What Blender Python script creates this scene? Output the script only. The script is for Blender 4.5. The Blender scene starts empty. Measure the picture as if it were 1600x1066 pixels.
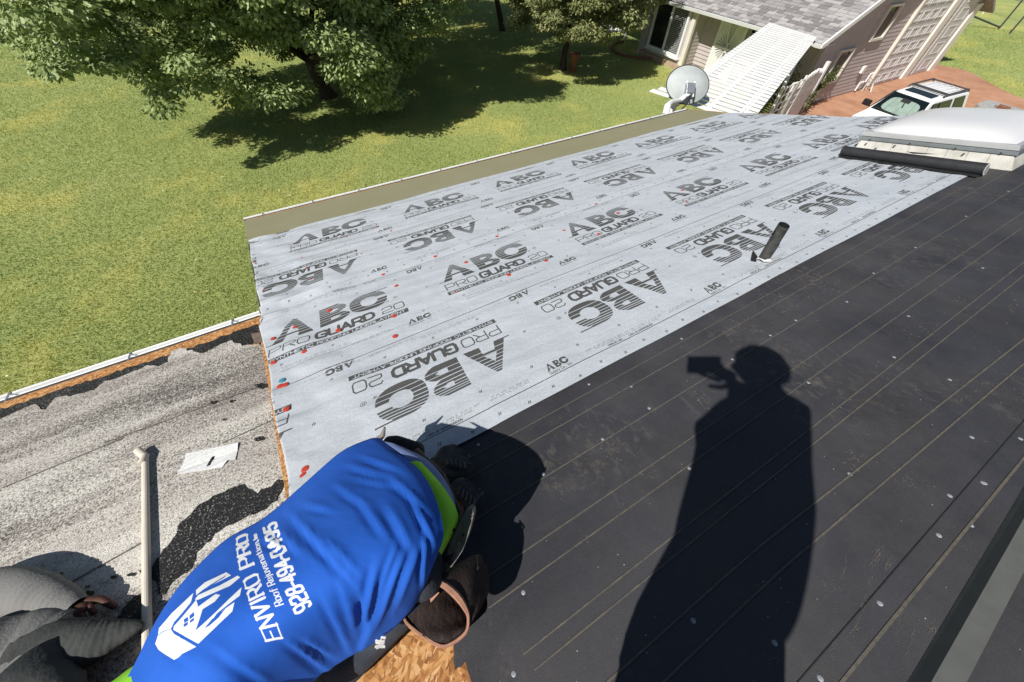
import bpy, bmesh, math, random
import numpy as np
from mathutils import Vector, Matrix
from mathutils.geometry import tessellate_polygon

random.seed(7); rng = np.random.default_rng(7)
S = bpy.context.scene
COL = S.collection

# ------------------------------------------------------------------ camera, sky, sun, exposure
MW = np.array([[0.8817408775655847, -0.31550220622431485, 0.3507012727340654],
               [-0.47107878434573525, -0.6280725293447247, 0.6193623146588947],
               [0.02485565868371055, -0.7113250000866744, -0.7024236189658062]])
CAM = np.array([0.0, 0.0, 1.3938349])
FPX, CX, CY = 586.57, 800.0, 399.93
PITCH = 0.31385736678
SA, CA, TA = math.sin(PITCH), math.cos(PITCH), math.tan(PITCH)
GZ = -4.0
cd = bpy.data.cameras.new('camera'); cam = bpy.data.objects.new('camera', cd); COL.objects.link(cam)
r_, u_, f_ = MW[:, 0], -MW[:, 1], MW[:, 2]
cam.matrix_world = Matrix([[r_[0], u_[0], -f_[0], CAM[0]], [r_[1], u_[1], -f_[1], CAM[1]], [r_[2], u_[2], -f_[2], CAM[2]], [0, 0, 0, 1]])
cd.sensor_fit = 'HORIZONTAL'; cd.sensor_width = 36.0; cd.lens = 36.0 * FPX / 1600.0
cd.shift_y = -(533.0 - CY) / 1600.0
cd.clip_start = 0.02; cd.clip_end = 600
S.camera = cam
SUNDIR = np.array([0.624, 0.162, -0.764]); SUNDIR /= np.linalg.norm(SUNDIR)
sun_el = math.asin(-SUNDIR[2]); sun_az = math.atan2(-SUNDIR[0], -SUNDIR[1])
wd = bpy.data.worlds.new('World'); S.world = wd; wd.use_nodes = True
wn = wd.node_tree.nodes; wl = wd.node_tree.links
for n in list(wn): wn.remove(n)
sky = wn.new('ShaderNodeTexSky'); sky.sky_type = 'NISHITA'; sky.sun_disc = False
sky.sun_elevation = sun_el; sky.sun_rotation = sun_az; sky.altitude = 900
bg = wn.new('ShaderNodeBackground'); bg.inputs['Strength'].default_value = 0.055
wo = wn.new('ShaderNodeOutputWorld')
wl.new(sky.outputs[0], bg.inputs[0]); wl.new(bg.outputs[0], wo.inputs[0])
sl = bpy.data.lights.new('sun', 'SUN'); sl.energy = 4.9; sl.angle = math.radians(0.53); sl.color = (1.0, 0.965, 0.91)
so = bpy.data.objects.new('sun', sl); COL.objects.link(so)
so.rotation_euler = Vector(SUNDIR).to_track_quat('-Z', 'Y').to_euler(); so.location = (-20, -10, 30)
S.view_settings.view_transform = 'Standard'; S.view_settings.look = 'None'
S.view_settings.exposure = 0.2; S.view_settings.gamma = 1.0; S.view_settings.use_curve_mapping = False

# ------------------------------------------------------------------ surveying helpers (photo point -> place in the world)
def ray(x, y): return MW @ np.array([(x - CX) / FPX, (y - CY) / FPX, 1.0])
def on_roof(x, y, h=0.0):                       # point h metres (vertically) above the roof slope
    d = ray(x, y); s = (h - CAM[2]) / (d[2] + TA * d[1]); return CAM + s * d
def on_z(x, y, z): d = ray(x, y); return CAM + d * ((z - CAM[2]) / d[2])
def at_x(x, y, X): d = ray(x, y); return CAM + d * (X / d[0])
def at_y(x, y, Y): d = ray(x, y); return CAM + d * (Y / d[1])
def uv_of(x, y, h=0.0): P = on_roof(x, y, h); return np.array([P[0], P[1] / CA])
def RF(u, v, n=0.0):                            # roof coordinates: along eave, down slope, off the surface
    return np.array([u, v * CA + n * SA, -v * SA + n * CA])
def w2px(P):
    c = (np.atleast_2d(P) - CAM) @ MW
    return np.c_[CX + FPX * c[:, 0] / c[:, 2], CY + FPX * c[:, 1] / c[:, 2]]

# ------------------------------------------------------------------ object helpers
def tag(o, label=None, cat=None, group=None, kind=None):
    if label: o['label'] = label
    if cat: o['category'] = cat
    if group: o['group'] = group
    if kind: o['kind'] = kind
    return o
def empty(name, loc=(0, 0, 0), rz=0):
    o = bpy.data.objects.new(name, None); COL.objects.link(o); o.location = loc; o.rotation_euler = (0, 0, rz); o.empty_display_size = .1
    return o
def link(name, me, parent=None, world=True):
    o = bpy.data.objects.new(name, me); COL.objects.link(o)
    if parent is not None:
        o.parent = parent
        if world:
            o.matrix_parent_inverse = world_of(parent).inverted()
    return o
def world_of(o):
    m = o.matrix_basis.copy()
    return m if o.parent is None else world_of(o.parent) @ o.matrix_parent_inverse @ m
class MB:
    """collects faces, builds one mesh object"""
    def __init__(s): s.v = []; s.f = []; s.uv = []; s.mi = []; s.hasuv = False
    def add(s, vs, fs, uvs=None, m=0):
        b = len(s.v); s.v += [tuple(map(float, p)) for p in vs]
        for f in fs: s.f.append([b + i for i in f]); s.mi.append(m)
        if uvs is not None: s.hasuv = True; s.uv += [tuple(p) for p in uvs]
        else: s.uv += [(0, 0)] * len(vs)
        return s
    def quad(s, a, b, c, d, m=0): return s.add([a, b, c, d], [(0, 1, 2, 3)], m=m)
    def hexa(s, p, m=0):      # p: 8 points, bottom loop then top loop
        return s.add(p, [(3, 2, 1, 0), (4, 5, 6, 7), (0, 1, 5, 4), (1, 2, 6, 5), (2, 3, 7, 6), (3, 0, 4, 7)], m=m)
    def box(s, c, size, ax=None, m=0):
        c = np.array(c, float); h = np.array(size, float) / 2
        X, Y, Z = (np.eye(3) if ax is None else np.array(ax, float))
        pts = []
        for sz in (-1, 1):
            for sx, sy in ((-1, -1), (1, -1), (1, 1), (-1, 1)):
                pts.append(c + X * h[0] * sx + Y * h[1] * sy + Z * h[2] * sz)
        return s.hexa(pts, m)
    def bar(s, a, b, w, t, up=(0, 0, 1), m=0):
        a = np.array(a, float); b = np.array(b, float); X = b - a; L = np.linalg.norm(X); X /= L
        up = np.array(up, float); Y = np.cross(up, X); Y /= np.linalg.norm(Y); Z = np.cross(X, Y)
        return s.box((a + b) / 2, (L, w, t), (X, Y, Z), m)
    def prism(s, poly, d, m=0):   # poly: list of 3d points (planar), extruded by vector d, capped both ends
        n = len(poly); P = [np.array(p, float) for p in poly]; Q = [p + np.array(d, float) for p in P]
        tris = tessellate_polygon([[Vector(p) for p in P]])
        fs = [tuple(t) for t in tris] + [tuple(n + i for i in reversed(t)) for t in tris]
        fs += [(i, (i + 1) % n, n + (i + 1) % n, n + i) for i in range(n)]
        return s.add(P + Q, fs, m=m)
    def tube(s, pts, r, n=10, caps=True, m=0, open_end=False):
        pts = [np.array(p, float) for p in pts]; rs = r if hasattr(r, '__len__') else [r] * len(pts)
        rings = []; prev = None
        for i, p in enumerate(pts):
            t = pts[min(i + 1, len(pts) - 1)] - pts[max(i - 1, 0)]; t /= np.linalg.norm(t) + 1e-12
            a = np.array([0, 0, 1.0]) if abs(t[2]) < .9 else np.array([1.0, 0, 0])
            if prev is not None: a = prev
            x = np.cross(a, t)
            if np.linalg.norm(x) < 1e-6: x = np.cross(np.array([0, 1.0, 0]), t)
            x /= np.linalg.norm(x); y = np.cross(t, x); prev = np.cross(t, x) if False else a
            rings.append([p + rs[i] * (math.cos(k * 2 * math.pi / n) * x + math.sin(k * 2 * math.pi / n) * y) for k in range(n)])
        vs = [q for rg in rings for q in rg]; fs = []
        for i in range(len(pts) - 1):
            for k in range(n):
                fs.append((i * n + k, i * n + (k + 1) % n, (i + 1) * n + (k + 1) % n, (i + 1) * n + k))
        if caps:
            fs.append(tuple(reversed(range(n))))
            if not open_end: fs.append(tuple((len(pts) - 1) * n + k for k in range(n)))
        return s.add(vs, fs, m=m)
    def mesh(s, name, mats, smooth=False, bevel=0):
        me = bpy.data.meshes.new(name); me.from_pydata(s.v, [], s.f)
        for m in (mats if isinstance(mats, (list, tuple)) else [mats]): me.materials.append(m)
        if s.hasuv:
            ul = me.uv_layers.new(name='UVMap'); vi = np.empty(len(me.loops), np.int32); me.loops.foreach_get('vertex_index', vi)
            ul.data.foreach_set('uv', np.array(s.uv, np.float32)[vi].ravel())
        me.polygons.foreach_set('material_index', np.array(s.mi, np.int32))
        bm = bmesh.new(); bm.from_mesh(me); bmesh.ops.recalc_face_normals(bm, faces=bm.faces)
        if bevel: bmesh.ops.bevel(bm, geom=[e for e in bm.edges if len(e.link_faces) == 2 and e.calc_face_angle(0) > .5], offset=bevel, segments=2, affect='EDGES', clamp_overlap=True)
        bm.to_mesh(me); bm.free()
        if smooth: me.polygons.foreach_set('use_smooth', np.ones(len(me.polygons), bool))
        me.update(); return me
    def build(s, name, mats, parent=None, smooth=False, bevel=0): return link(name, s.mesh(name, mats, smooth, bevel), parent)
def array_mesh(name, verts, tris, mat, smooth=False):
    me = bpy.data.meshes.new(name); nv, nt = len(verts), len(tris); k = tris.shape[1]
    me.vertices.add(nv); me.vertices.foreach_set('co', verts.astype(np.float32).ravel())
    me.loops.add(nt * k); me.loops.foreach_set('vertex_index', tris.astype(np.int32).ravel())
    me.polygons.add(nt); me.polygons.foreach_set('loop_start', np.arange(0, nt * k, k, dtype=np.int32))
    me.polygons.foreach_set('loop_total', np.full(nt, k, np.int32))
    if smooth: me.polygons.foreach_set('use_smooth', np.ones(nt, bool))
    me.materials.append(mat); me.update(calc_edges=True); return me
def rest(src, name, parent, loc=None, mat4=None):
    """another object sharing src's mesh"""
    o = src.copy(); o.name = name; COL.objects.link(o); o.parent = parent
    if mat4 is not None: o.matrix_basis = mat4
    elif loc is not None: o.location = loc
    return o

# ------------------------------------------------------------------ materials
class NT:
    def __init__(s, name):
        s.m = bpy.data.materials.new(name); s.m.use_nodes = True; s.t = s.m.node_tree; s.n = s.t.nodes; s.l = s.t.links
        for n in list(s.n): s.n.remove(n)
        s.out = s.n.new('ShaderNodeOutputMaterial'); s.b = s.n.new('ShaderNodeBsdfPrincipled'); s.l.new(s.b.outputs[0], s.out.inputs[0])
        s.b.inputs['Specular IOR Level'].default_value = .35
        s._tc = None
    def set(s, **k):
        for a, v in k.items(): s.put(s.b.inputs[a.replace('_', ' ')], v)
        return s
    def put(s, inp, v):
        if isinstance(v, bpy.types.NodeSocket): s.l.new(v, inp)
        elif isinstance(v, (tuple, list)): inp.default_value = (*v, 1) if len(v) == 3 and inp.type == 'RGBA' else v
        else: inp.default_value = v
    def co(s, kind='Object'):
        if s._tc is None: s._tc = s.n.new('ShaderNodeTexCoord')
        return s._tc.outputs[kind]
    def mapping(s, vec, scale=(1, 1, 1), loc=(0, 0, 0), rot=(0, 0, 0)):
        n = s.n.new('ShaderNodeMapping'); s.l.new(vec, n.inputs[0]); n.inputs[1].default_value = loc; n.inputs[2].default_value = rot; n.inputs[3].default_value = scale
        return n.outputs[0]
    def noise(s, scale, detail=4, rough=.55, vec=None, dist=0):
        n = s.n.new('ShaderNodeTexNoise'); s.l.new(vec if vec is not None else s.co(), n.inputs['Vector'])
        n.inputs['Scale'].default_value = scale; n.inputs['Detail'].default_value = detail; n.inputs['Roughness'].default_value = rough; n.inputs['Distortion'].default_value = dist
        return n.outputs['Fac']
    def voro(s, scale, vec=None, feature='F1', out='Distance', rand=1):
        n = s.n.new('ShaderNodeTexVoronoi'); n.feature = feature; s.l.new(vec if vec is not None else s.co(), n.inputs['Vector'])
        n.inputs['Scale'].default_value = scale; n.inputs['Randomness'].default_value = rand
        return n.outputs[out]
    def white(s, vec):
        n = s.n.new('ShaderNodeTexWhiteNoise'); s.l.new(vec, n.inputs['Vector']); return n.outputs['Value']
    def ramp(s, fac, stops, interp='LINEAR'):
        n = s.n.new('ShaderNodeValToRGB'); s.l.new(fac, n.inputs[0]); n.color_ramp.interpolation = interp
        e = n.color_ramp.elements
        while len(e) < len(stops): e.new(.5)
        for i, (p, c) in enumerate(stops): e[i].position = p; e[i].color = (*c, 1) if hasattr(c, '__len__') else (c, c, c, 1)
        return n.outputs[0]
    def mix(s, fac, a, b, mode='MIX'):
        n = s.n.new('ShaderNodeMix'); n.data_type = 'RGBA'; n.blend_type = mode
        s.put(n.inputs[0], fac); s.put(n.inputs[6], a); s.put(n.inputs[7], b); return n.outputs[2]
    def math(s, op, a, b=0.0, c=0.0):
        n = s.n.new('ShaderNodeMath'); n.operation = op; s.put(n.inputs[0], a); s.put(n.inputs[1], b); s.put(n.inputs[2], c); return n.outputs[0]
    def sep(s, vec):
        n = s.n.new('ShaderNodeSeparateXYZ'); s.l.new(vec, n.inputs[0]); return n.outputs
    def comb(s, x, y, z):
        n = s.n.new('ShaderNodeCombineXYZ'); s.put(n.inputs[0], x); s.put(n.inputs[1], y); s.put(n.inputs[2], z); return n.outputs[0]
    def bump(s, h, strength=.3, dist=.01):
        n = s.n.new('ShaderNodeBump'); s.l.new(h, n.inputs['Height']); n.inputs['Strength'].default_value = strength; n.inputs['Distance'].default_value = dist
        s.l.new(n.outputs[0], s.b.inputs['Normal']); return n
    def image(s, img, vec):
        n = s.n.new('ShaderNodeTexImage'); n.image = img; s.l.new(vec, n.inputs[0]); return n.outputs[0]
def simple(name, c, rough=.6, var=.12, scale=6, bump=0, bscale=60, metal=0, spec=.35, c2=None):
    k = NT(name); f = k.noise(scale, 5)
    lo = tuple(max(0, x * (1 - var)) for x in c); hi = tuple(x * (1 + var) for x in c) if c2 is None else c2
    k.set(Base_Color=k.ramp(f, [(.3, lo), (.7, hi)]), Roughness=rough, Metallic=metal)
    k.b.inputs['Specular IOR Level'].default_value = spec
    if bump: k.bump(k.noise(bscale, 4), bump, .01)
    return k.m

M = {}
M['white_paint'] = simple('white_paint', (.78, .78, .76), .45, .05, 3)
M['white_vinyl'] = simple('white_vinyl', (.80, .80, .78), .35, .05, 2)
M['dirty_white'] = simple('dirty_white', (.50, .485, .43), .6, .15, 9, c2=(.62, .60, .54))
M['black_rubber'] = simple('black_rubber', (.012, .012, .013), .75, .3, 30, .4, 120)
M['black_plastic'] = simple('black_plastic', (.02, .02, .022), .4, .2, 20)
M['dark_metal'] = simple('dark_metal', (.055, .055, .055), .45, .25, 25, .15, 80)
M['galv'] = simple('galvanised_metal', (.42, .44, .46), .38, .12, 14, metal=.8)
M['bark'] = simple('bark', (.06, .045, .035), .9, .35, 8, .8, 26)
M['terracotta'] = simple('terracotta', (.24, .09, .05), .8, .15, 12)
M['concrete'] = simple('grey_concrete', (.34, .34, .33), .85, .15, 7, .3, 60)
M['stone'] = simple('tan_stone', (.42, .31, .22), .9, .2, 6, .5, 30)
M['rust'] = simple('rusty_iron', (.17, .055, .025), .85, .3, 18)
M['skin'] = simple('skin', (.30, .14, .085), .55, .12, 20)
M['dark_skin_glove'] = simple('dark_hand', (.10, .045, .032), .55, .2, 25)
M['white_cap'] = simple('pale_nail_head', (.27, .285, .31), .45, .3, 60)
M['red_cap'] = simple('red_plastic_cap', (.46, .055, .035), .35, .12, 30)
M['teal_cap'] = simple('teal_plastic_cap', (.05, .25, .32), .35, .12, 30)
M['tar_seam'] = simple('dark_seam', (.02, .02, .021), .8, .2, 20)
M['paper'] = simple('grey_paper_tag', (.62, .62, .60), .7, .06, 40)

# ------------------------------------------------------------------ flat print: a small stroke alphabet drawn into generated masks
G = {
 'A': [[(0, 0), (.5, 1), (1, 0)], [(.2, .36), (.8, .36)]], 'B': [[(0, 0), (0, 1), (.75, 1), (.92, .88), (.92, .64), (.75, .53), (0, .53)], [(.75, .53), (1, .4), (1, .14), (.8, 0), (0, 0)]],
 'C': [[(1, .8), (.85, 1), (.15, 1), (0, .8), (0, .2), (.15, 0), (.85, 0), (1, .2)]], 'D': [[(0, 0), (0, 1), (.75, 1), (1, .75), (1, .25), (.75, 0), (0, 0)]],
 'E': [[(1, 1), (0, 1), (0, 0), (1, 0)], [(0, .52), (.85, .52)]], 'F': [[(1, 1), (0, 1), (0, 0)], [(0, .5), (.8, .5)]],
 'G': [[(1, .8), (.85, 1), (.15, 1), (0, .8), (0, .2), (.15, 0), (.85, 0), (1, .2), (1, .48), (.55, .48)]], 'H': [[(0, 0), (0, 1)], [(1, 0), (1, 1)], [(0, .5), (1, .5)]],
 'I': [[(.5, 0), (.5, 1)]], 'L': [[(0, 1), (0, 0), (1, 0)]], 'M': [[(0, 0), (0, 1), (.5, .35), (1, 1), (1, 0)]], 'N': [[(0, 0), (0, 1), (1, 0), (1, 1)]],
 'O': [[(.15, 0), (.85, 0), (1, .2), (1, .8), (.85, 1), (.15, 1), (0, .8), (0, .2), (.15, 0)]], 'P': [[(0, 0), (0, 1), (.82, 1), (1, .87), (1, .58), (.82, .45), (0, .45)]],
 'R': [[(0, 0), (0, 1), (.82, 1), (1, .87), (1, .6), (.82, .47), (0, .47)], [(.55, .47), (1, 0)]], 'S': [[(1, .82), (.85, 1), (.15, 1), (0, .85), (0, .65), (.15, .53), (.85, .47), (1, .35), (1, .15), (.85, 0), (.15, 0), (0, .18)]],
 'T': [[(0, 1), (1, 1)], [(.5, 1), (.5, 0)]], 'U': [[(0, 1), (0, .2), (.15, 0), (.85, 0), (1, .2), (1, 1)]], 'V': [[(0, 1), (.5, 0), (1, 1)]], 'Y': [[(0, 1), (.5, .5), (1, 1)], [(.5, .5), (.5, 0)]],
 '0': [[(.15, 0), (.85, 0), (1, .2), (1, .8), (.85, 1), (.15, 1), (0, .8), (0, .2), (.15, 0)]], '2': [[(0, .8), (.15, 1), (.85, 1), (1, .82), (1, .62), (.85, .5), (.15, .42), (0, .28), (0, 0), (1, 0)]],
 '4': [[(.75, 0), (.75, 1), (0, .3), (1, .3)]], '5': [[(.95, 1), (.1, 1), (.05, .56), (.75, .62), (1, .45), (1, .18), (.8, 0), (.2, 0), (0, .15)]],
 '8': [[(.2, .54), (.05, .68), (.05, .86), (.2, 1), (.8, 1), (.95, .86), (.95, .68), (.8, .54), (.2, .54), (0, .38), (0, .14), (.2, 0), (.8, 0), (1, .14), (1, .38), (.8, .54)]],
 '9': [[(.05, .12), (.2, 0), (.7, 0), (.95, .2), (1, .5), (1, .8), (.8, 1), (.2, 1), (0, .82), (0, .6), (.2, .44), (.8, .44), (1, .58)]], '-': [[(.1, .42), (.9, .42)]],
 'a': [[(.1, .6), (.8, .64), (.9, .5), (.9, 0)], [(.9, .36), (.2, .34), (.05, .16), (.25, 0), (.9, .1)]], 'c': [[(.95, .5), (.7, .64), (.25, .64), (.05, .46), (.05, .18), (.25, 0), (.7, 0), (.95, .14)]],
 'e': [[(.05, .34), (.95, .34), (.9, .54), (.7, .64), (.25, .64), (.05, .46), (.05, .18), (.25, 0), (.7, 0), (.95, .12)]], 'f': [[(.9, .98), (.6, 1), (.4, .85), (.4, 0)], [(.1, .64), (.8, .64)]],
 'i': [[(.5, 0), (.5, .64)], [(.5, .85), (.5, .92)]], 'j': [[(.6, .64), (.6, -.1), (.4, -.25), (.1, -.22)], [(.6, .85), (.6, .92)]], 'l': [[(.5, 0), (.5, 1)]], 'n': [[(.1, 0), (.1, .64)], [(.1, .5), (.4, .64), (.75, .62), (.9, .45), (.9, 0)]],
 'o': [[(.25, 0), (.75, 0), (.95, .18), (.95, .46), (.75, .64), (.25, .64), (.05, .46), (.05, .18), (.25, 0)]], 'p': [[(.1, -.28), (.1, .64)], [(.1, .54), (.35, .64), (.75, .64), (.95, .46), (.95, .18), (.75, 0), (.35, 0), (.1, .1)]],
 'q': [[(.9, -.28), (.9, .64)]], 't': [[(.45, .9), (.45, .15), (.6, 0), (.9, .02)], [(.1, .64), (.85, .64)]], 'u': [[(.1, .64), (.1, .15), (.3, 0), (.65, 0), (.9, .15)], [(.9, .64), (.9, 0)]], 'v': [[(.05, .64), (.5, 0), (.95, .64)]],
 'y': [[(.05, .64), (.5, 0)], [(.95, .64), (.4, -.28), (.1, -.28)]], '.': [[(.4, .02), (.5, .02)]], ',': [[(.5, .04), (.35, -.16)]], ' ': [],
}
def seg_dist(X, Y, a, b):
    dx, dy = b[0] - a[0], b[1] - a[1]; L = dx * dx + dy * dy + 1e-12
    t = np.clip(((X - a[0]) * dx + (Y - a[1]) * dy) / L, 0, 1)
    return np.hypot(X - a[0] - t * dx, Y - a[1] - t * dy)
class Canvas:
    """mask of print on a sheet, w x h metres, wrapping in x"""
    def __init__(s, w, h, res): s.w, s.h, s.res = w, h, res; s.nx, s.ny = int(round(w / res)), int(round(h / res)); s.a = np.zeros((s.ny, s.nx), np.float32)
    def window(s, x0, y0, x1, y1):
        i0, i1 = int(x0 / s.res) - 2, int(x1 / s.res) + 3; j0, j1 = max(0, int(y0 / s.res) - 2), min(s.ny, int(y1 / s.res) + 3)
        ii = np.arange(i0, i1); jj = np.arange(j0, j1)
        X, Y = np.meshgrid((ii + .5) * s.res, (jj + .5) * s.res); return X, Y, ii % s.nx, jj
    def put(s, ii, jj, m, val=1.0):
        if len(jj) == 0: return
        cur = s.a[np.ix_(jj, ii)]; s.a[np.ix_(jj, ii)] = cur * (1 - m) + val * m
    def stroke(s, pts, r, val=1.0):
        for a, b in zip(pts[:-1], pts[1:]):
            X, Y, ii, jj = s.window(min(a[0], b[0]) - r, min(a[1], b[1]) - r, max(a[0], b[0]) + r, max(a[1], b[1]) + r)
            s.put(ii, jj, np.clip((r - seg_dist(X, Y, a, b)) / s.res + .5, 0, 1), val)
    def text(s, txt, T, x, y, w, h, r, gap=.22, val=1.0):      # laid into width w
        n = sum(.45 if c in 'IilJ.,' else (.55 if c == ' ' else 1) for c in txt); cw = w / (n + gap * (len(txt) - 1)); cx = x
        for c in txt:
            k = .45 if c in 'IilJ.,' else (.55 if c == ' ' else 1)
            for st in G.get(c, []):
                s.stroke([T(cx + px * cw * k, y + py * h) for px, py in st], r, val)
            cx += cw * (k + gap)
    def rect(s, T, x0, y0, x1, y1, val=1.0):
        P = [T(x0, y0), T(x1, y1)]; xa, xb = sorted((P[0][0], P[1][0])); ya, yb = sorted((P[0][1], P[1][1]))
        X, Y, ii, jj = s.window(xa, ya, xb, yb)
        s.put(ii, jj, ((X > xa) & (X < xb) & (Y > ya) & (Y < yb)).astype(np.float32), val)
    def abc(s, T, x, y, w, h, stripes=True):
        a, b = T(x - .04 * w, y - .02 * h), T(x + 1.06 * w, y + 1.03 * h)
        X, Y, ii, jj = s.window(min(a[0], b[0]), min(a[1], b[1]), max(a[0], b[0]), max(a[1], b[1]))
        o = T(0, 0); sg = T(1, 0)[0] - o[0]
        U = ((X - o[0]) * sg - x) / w; V = ((Y - o[1]) * sg - y) / h
        inb = (V >= 0) & (V <= 1)
        A = (U > .30 * 0 + .02 + .155 * V) & (U < .345 - .135 * V) & ~((V < .26) & (U > .105 + .1 * V) & (U < .225)) & ~((V > .36) & (V < .66) & (np.abs(U - .178) < .05 * (1 - (V - .36) / .30)))
        A |= (V < .035) & (U > -.02) & (U < .1)
        lob = lambda v0, r0, xr: (np.abs(V - v0) <= r0) & (U > .395) & (U < xr - .075 * np.clip(np.abs(V - v0) / r0, 0, 1) ** 2.4)
        B = lob(.24, .24, .645) | lob(.74, .26, .625)
        B &= ~((U > .485) & (U < .575 - .5 * np.abs(V - .27) ** 1) & (np.abs(V - .27) < .085)) & ~((U > .485) & (U < .56 - .5 * np.abs(V - .72)) & (np.abs(V - .72) < .075))
        cxx, cyy = .815, .5
        rr = ((np.abs(U - cxx) / .165) ** 2.5 + (np.abs(V - cyy) / .5) ** 2.5); r2 = ((np.abs(U - cxx - .005) / .075) ** 2.2 + (np.abs(V - cyy) / .245) ** 2.2)
        C = (rr < 1) & (r2 > 1) & ~((U > cxx + .02) & (V > .47) & (V < .62))
        C |= (V > .965) & (U > .8) & (U < 1.01)
        m = (A | B | C) & inb
        if stripes:
            edges = np.cumsum([.19, .155, .13, .115, .10, .09, .08, .07]); 
            for e in edges: m &= ~(np.abs(V - e) < .0115)
        s.put(ii, jj, m.astype(np.float32))
    def image(s, name):
        img = bpy.data.images.new(name, s.nx, s.ny, alpha=False); img.colorspace_settings.name = 'Non-Color'
        px = np.ones((s.ny, s.nx, 4), np.float32); px[..., :3] = s.a[..., None]; img.pixels.foreach_set(px.ravel()); img.update(); img.pack(); return img

PER, SHW = 1.05202, 1.645
def sheet_print(name, shift):
    c = Canvas(PER, SHW, .00075); mid = SHW / 2
    up = lambda x, y: (x, mid + y)
    dn = lambda x, y: (shift - x, mid - y)
    for T, lower in ((up, False), (dn, True)):
        y0 = .192
        c.rect(T, 0, y0, .7905, y0 + .037)
        c.text('SYNTHETIC ROOFING UNDERLAYMENT', T, .02, y0 + .0085, .75, .020, .0022, .25, 0.0)
        c.text('PRO', T, .012, y0 + .062, .215, .066, .0036, .22)
        c.text('GUARD', T, .262, y0 + .062, .33, .066, .0092, .24)
        c.text('20', T, .645, y0 + .062, .135, .066, .0036, .22)
        c.abc(T, .004, y0 + .168, .715, .212)
        c.text('R', T, .745, y0 + .20, .01, .013, .0014); th = np.linspace(0, 6.283, 13)
        c.stroke([T(.75 + .014 * math.cos(a), y0 + .207 + .014 * math.sin(a)) for a in th], .0012)
        # lines and small type towards the edge
        c.stroke([T(0, .735), T(PER, .735)], .0022)
        c.abc(lambda x, y, T=T: T(1.012 - x, .672 - y) if False else T(1.012 - x, .706 - y), 0, .0, .125, .046, False)
        c.text('Supply Co., Inc.', lambda x, y, T=T: T(1.012 - x, .725 - y), .004, 0, .125, .014, .0011)
        c.abc(T, .755, .062, .145, .044, False)
        c.text('Supply Co., Inc.', T, .757, .044, .14, .013, .0011)
        if lower: c.stroke([T(0, .047), T(PER, .047)], .0024)
        else: c.stroke([T(0.08, .084), T(.50, .084)], .0016)
        rs = random.Random(5 if lower else 9)
        for x0, x1, y, h in ((.30, .80, .690, .008), (.06, .235, .69, .008), (.06, .235, .703, .007), (.34, .72, .703, .007), (.51, .675, .071, .008), (.44, 1.0, .076, .007), (.50, .66, .085, .007), (.04, .43, .099, .007), (.08, .40, .112, .007)):
            x = x0
            while x < x1:                       # rows of type too small to read in the photograph
                w = rs.uniform(.012, .04)
                for k in range(int(w / .0055)): c.stroke([T(x + k * .0055, y), T(x + k * .0055 + rs.uniform(0, .003), y + h * rs.uniform(.5, 1))], .0009)
                x += w + .007
        c.text('LINEA DE SUPERPOSICION', lambda x, y, T=T: T(.545 - x, .7265 - y), 0, 0, .155, .009, .0012)
        c.text('OVERLAP LINE', lambda x, y, T=T: T(.675 - x, .7265 - y), 0, 0, .085, .009, .0012)
        for k in range(4):
            for y, o in ((.142, .08), (.386, .17), (.634, .005), (.785, .245), (.802, .112)):
                x = o + k * PER / 4
                for q in (-.004, .004): c.stroke([T(x + q - .002, y - .007), T(x + q + .002, y + .007)], .0017)
                c.stroke([T(x - .006, y), T(x + .006, y)], .0014)
    return c.image(name)
IMG_NEAR = sheet_print('print_near', 0.136)
IMG_FAR = sheet_print('print_far', 0.537)

def sheet_mat(name, img):
    k = NT(name); p = k.image(img, k.co('UV'))
    base = k.ramp(k.noise(5, 6), [(.25, (.455, .488, .52)), (.75, (.525, .56, .592))])
    mott = k.ramp(k.noise(130, 3, .7), [(.3, .80), (.62, 1.0)])
    base = k.mix(1.0, base, mott, 'MULTIPLY')
    ink = k.ramp(k.noise(160, 3), [(.3, (.055, .055, .052)), (.72, (.105, .105, .10))])
    k.set(Base_Color=k.mix(p, base, ink), Roughness=.58)
    weave = k.noise(330, 2); wr = k.noise(7, 3, .5, k.mapping(k.co(), (1.0, 2.4, 1)))
    h = k.math('ADD', k.math('MULTIPLY', weave, .06), k.math('ADD', k.math('MULTIPLY', wr, .8), k.math('MULTIPLY', k.noise(22, 4, .6, k.mapping(k.co(), (.5, 1.6, 1))), .22)))
    k.bump(h, .42, .022); return k.m
M['sheet_near'] = sheet_mat('printed_underlayment', IMG_NEAR); M['sheet_far'] = sheet_mat('printed_underlayment', IMG_FAR)

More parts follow.
